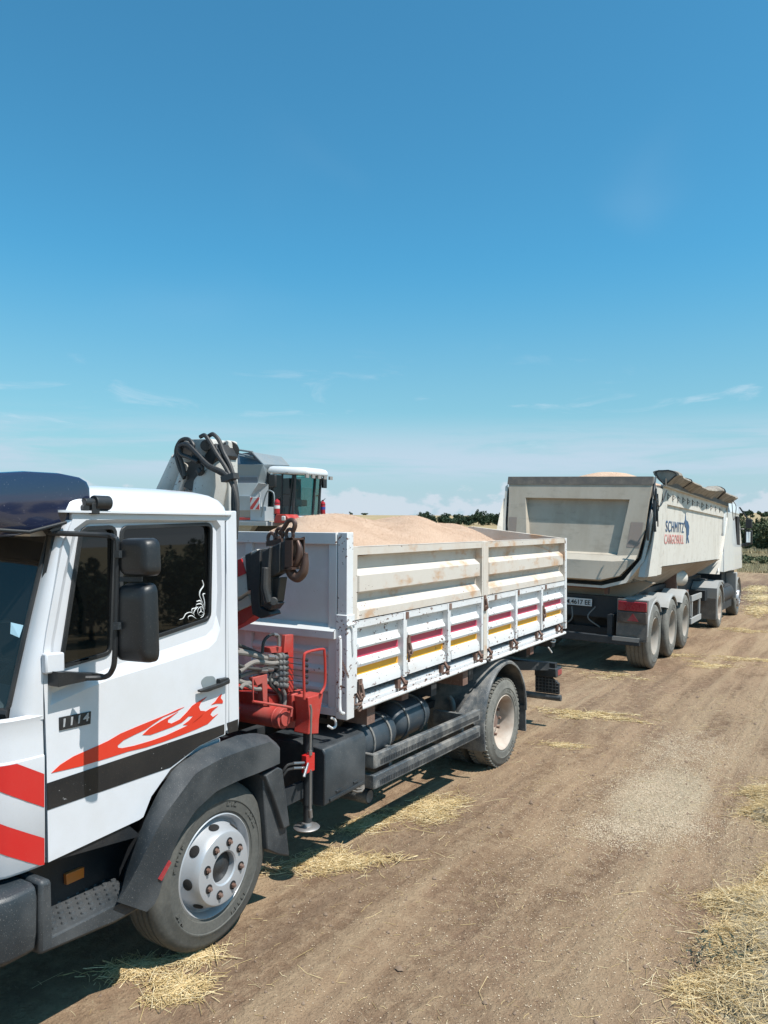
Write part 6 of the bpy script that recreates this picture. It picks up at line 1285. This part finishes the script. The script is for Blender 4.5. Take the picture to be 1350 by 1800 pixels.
# dark weed leaves in the straw
n = 150; c0 = GP(1315, 1700); c1 = GP(1235, 1695); cx_ = np.where(rng.random(n) < .75, c0.x+rng.normal(0, .13, n), c1.x+rng.normal(0, .04, n)); cy_ = np.where(rng.random(n) < .75, c0.y+rng.normal(0, .10, n), c1.y+rng.normal(0, .04, n))
z = gz(cx_, cy_)+rng.uniform(.06, .10, n); a = rng.uniform(0, 2*PI, n); L = rng.uniform(.006, .02, n); t_ = rng.normal(.2, .4, n); d1 = np.stack([np.cos(a), np.sin(a), t_], -1)*L[:, None]; d2 = np.stack([-np.sin(a), np.cos(a), rng.normal(0, .3, n)], -1)*L[:, None]*.4; c_ = np.stack([cx_, cy_, z], -1)
V = np.stack([c_-d1, c_-d2, c_+d1, c_+d2], 1).reshape(-1, 3); me = np_mesh('weed', V, np.arange(n*4).reshape(n, 4), ['weed']); o = bpy.data.objects.new('weed', me); SC.collection.objects.link(o); tag(o, 'wilted dark weed leaves lying in the straw at the near right', 'weed', None, 'stuff')

# ------------------------------------------------------------------ trees, hedge, dry grass
ORD = ['first', 'second', 'third', 'fourth', 'fifth', 'sixth', 'seventh', 'eighth', 'ninth', 'tenth', 'eleventh', 'twelfth', 'thirteenth', 'fourteenth', 'fifteenth', 'sixteenth', 'seventeenth', 'eighteenth', 'nineteenth', 'twentieth', 'twenty-first', 'twenty-second']
def leafcloud(cx, cy, cz, rx, ry, rz_, n, s, seed):
    g = np.random.default_rng(seed); k = max(5, int(n/70)); th = g.uniform(0, 2*PI, k); ph = g.uniform(-1, 1, k); rad = g.uniform(.2, .8, k)
    cc = np.stack([np.cos(th)*np.sqrt(1-np.clip(ph*.8, -1, 1)**2)*rad*rx, np.sin(th)*np.sqrt(1-np.clip(ph, -1, 1)**2)*rad*ry, ph*rad*rz_], -1)
    idx = g.integers(0, k, n); d = g.normal(0, 1, (n, 3)); d /= np.linalg.norm(d, axis=1)[:, None]; rr = (g.uniform(.15, .42, k))[idx]*g.uniform(.5, 1.05, n)
    P = cc[idx]+d*rr[:, None]*np.array([rx, ry, rz_]); P += np.array([cx, cy, cz]); a = g.normal(0, 1, (n, 3)); a /= np.linalg.norm(a, axis=1)[:, None]; b_ = np.cross(a, g.normal(0, 1, (n, 3))); b_ /= np.linalg.norm(b_, axis=1)[:, None]
    sz = g.uniform(.5, 1.3, n)[:, None]*s; return np.stack([P-a*sz, P-b_*sz*.6, P+a*sz, P+b_*sz*.6], 1).reshape(-1, 3)
def tree(x, y, h, w, n, s, seed, label, group, mat='leaf', name='tree', cat='tree', trunk=True, zf=.58):
    z0 = gzf(x, y)-.05; o = thing(name, (x, y, z0), label, cat, group, origin=(0, 0, 0))
    V = leafcloud(0, 0, h*zf, w/2, w/2, h*(1-zf)*1.05, n, s, seed); me = np_mesh('crown', V, np.arange(len(V)).reshape(-1, 4), [mat]); c_ = bpy.data.objects.new('crown', me); SC.collection.objects.link(c_); c_.parent = o
    if trunk:
        q = MB(); g = random.Random(seed); q.tube([(0, 0, 0), (g.uniform(-.1, .1)*w*.2, 0, h*.3), (g.uniform(-.1, .1)*w*.3, .02, h*.6)], [h*.03, h*.022, h*.01], 7)
        for i in range(4): a = g.uniform(0, 2*PI); q.tube([(0, 0, h*(.22+.07*i)), (math.cos(a)*w*.16, math.sin(a)*w*.16, h*(.38+.08*i)), (math.cos(a)*w*.3, math.sin(a)*w*.3, h*(.48+.09*i))], [h*.014, h*.009, h*.004], 5)
        q.build('trunk', 'bark', o)
    return o
def polar(px, d): v_ = ray(px, 905.0); v_.z = 0; v_.normalize(); return CAM.x+v_.x*d, CAM.y+v_.y*d
def height_px(px, d): return d/ math.cos(math.atan((px-CX0)/F_PX))/F_PX
# tree line behind the loaded bed
tl = [(742, 24), (752, 22), (760, 16), (775, 17), (783, 20), (792, 16), (802, 18), (812, 17), (822, 18), (833, 22), (841, 24), (850, 20), (858, 22), (866, 19), (874, 20), (882, 19), (891, 20), (900, 18)]
for i, (px, hp) in enumerate(tl):
    d = 300+12*math.sin(i*2.1); x, y = polar(px, d); k_ = height_px(px, d)
    tree(x, y, hp*k_*1.1, (21+5*math.sin(i*1.7))*k_, 1900, .30, 100+i, ORD[i]+' tree from the left in the dark far tree line between grain heap and trailer', 'trees of the far tree line', zf=.46)
for i, (px, hp, wp, d) in enumerate([(635, 7, 14, 300), (657, 5, 17, 300), (617, 4, 6, 280), (699, 3, 9, 300), (730, 6, 8, 300), (616, 5, 9, 900), (640, 3, 18, 900)]):
    x, y = polar(px, d); k_ = height_px(px, d)
    tree(x, y, hp*k_*1.1, wp*k_, 350, .3 if d < 500 else .9, 200+i, ['low dark bush just above the left grain mound', 'wide low bush above the saddle of the grain heap', 'small bush left of the other field bushes', 'small bush right above the middle grain mound', 'small bush at the left end of the far tree line', 'tiny tree on the skyline left of centre', 'flat tiny grove on the skyline left of centre'][i], None, name='bush' if i < 5 else 'tree', cat='bush' if i < 5 else 'tree', zf=.45)
for i, (px, hp, wp) in enumerate([(1290, 10, 14), (1303, 12, 10), (1312, 12, 10), (1319, 13, 18), (1338, 12, 16), (1349, 13, 16), (1362, 11, 16)]):
    d = 480+i*6; x, y = polar(px, d); k_ = height_px(px, d)
    tree(x, y, hp*k_*1.05, wp*k_, 500, .55, 240+i, ORD[i]+' rounded dark tree from the left on the skyline at the right edge', 'skyline trees at the right edge', zf=.5)
# hedge at the right, beyond the lorry
for i in range(16):
    px = 1292+i*5.4; d = 92+6*math.sin(i*1.3)+(0 if i % 2 else 10); x, y = polar(px, d); k_ = height_px(px, d); hp = 44+5*math.sin(i*.9+.5)-(6 if i < 2 else 0)
    tree(x, y, hp*k_, (20+5*math.sin(i*2.2))*k_, 2600, .14, 300+i, ORD[i]+' bush from the left in the green hedge beyond the lorry cab', 'hedge bushes at the right edge', 'leaf2', 'hedge_bush', 'bush', trunk=True, zf=.42)
# bushes on the other side of the track, mirrored in the door glass
for i in range(15):
    y = 7+i*1.25; x = 15.5+1.3*math.sin(i*1.9); tree(x, y, 2.55+.35*math.sin(i*1.7)+(.75 if i > 6 else .0), 2.4+.5*math.sin(i*2.3), 1500, .11, 400+i, ORD[i]+' bush of the row across the track, mirrored in the door glass', 'bushes across the track', 'leaf2', 'roadside_bush', 'bush', zf=.45)
def grassfield(name, n, xf, yf, hmin, hmax, w_, mat, label):
    x, y = xf(n), yf(n); z = gz(x, y); h = rng.uniform(hmin, hmax, n); a = rng.uniform(0, 2*PI, n); lean = rng.normal(0, .3, (n, 2))*h[:, None]
    b0 = np.stack([x-np.cos(a)*w_, y-np.sin(a)*w_, z-.01], -1); b1 = np.stack([x+np.cos(a)*w_, y+np.sin(a)*w_, z-.01], -1); tp_ = np.stack([x+lean[:, 0], y+lean[:, 1], z+h], -1)
    V = np.stack([b0, b1, tp_], 1).reshape(-1, 3); me = np_mesh(name, V, np.arange(n*3).reshape(n, 3), [mat]); o = bpy.data.objects.new(name, me); SC.collection.objects.link(o); tag(o, label, 'grass', None, 'stuff')
def rp(p0, p1, d0, d1, n):
    px = rng.uniform(p0, p1, n); d = rng.uniform(d0, d1, n); xy = np.array([polar(a, b_) for a, b_ in zip(px, d)]); return xy[:, 0], xy[:, 1]
gxx, gyy = rp(1296, 1372, 50, 82, 14000); grassfield('dry_grass', 14000, lambda n: gxx, lambda n: gyy, .06, .24, .022, 'drygrass', 'dry tan grass beyond the track at the right edge')
gxx2, gyy2 = rp(1290, 1372, 84, 96, 6000); grassfield('hedge_grass', 6000, lambda n: gxx2, lambda n: gyy2, .2, .6, .04, 'drygrass', 'tall pale grass at the foot of the hedge')
for i, (px, d, r_) in enumerate([(1312, 66, .9), (1332, 60, .7), (1345, 64, .8)]):
    x, y = polar(px, d); tree(x, y, .8, 2.2, 500, .09, 500+i, ['grey green weed tuft in the dry grass beside the lorry mirror', 'weed tuft in the middle of the dry grass at the right', 'weed tuft in the dry grass at the very right edge'][i], None, 'leaf2', 'weed_tuft', 'weed', trunk=False, zf=.4)
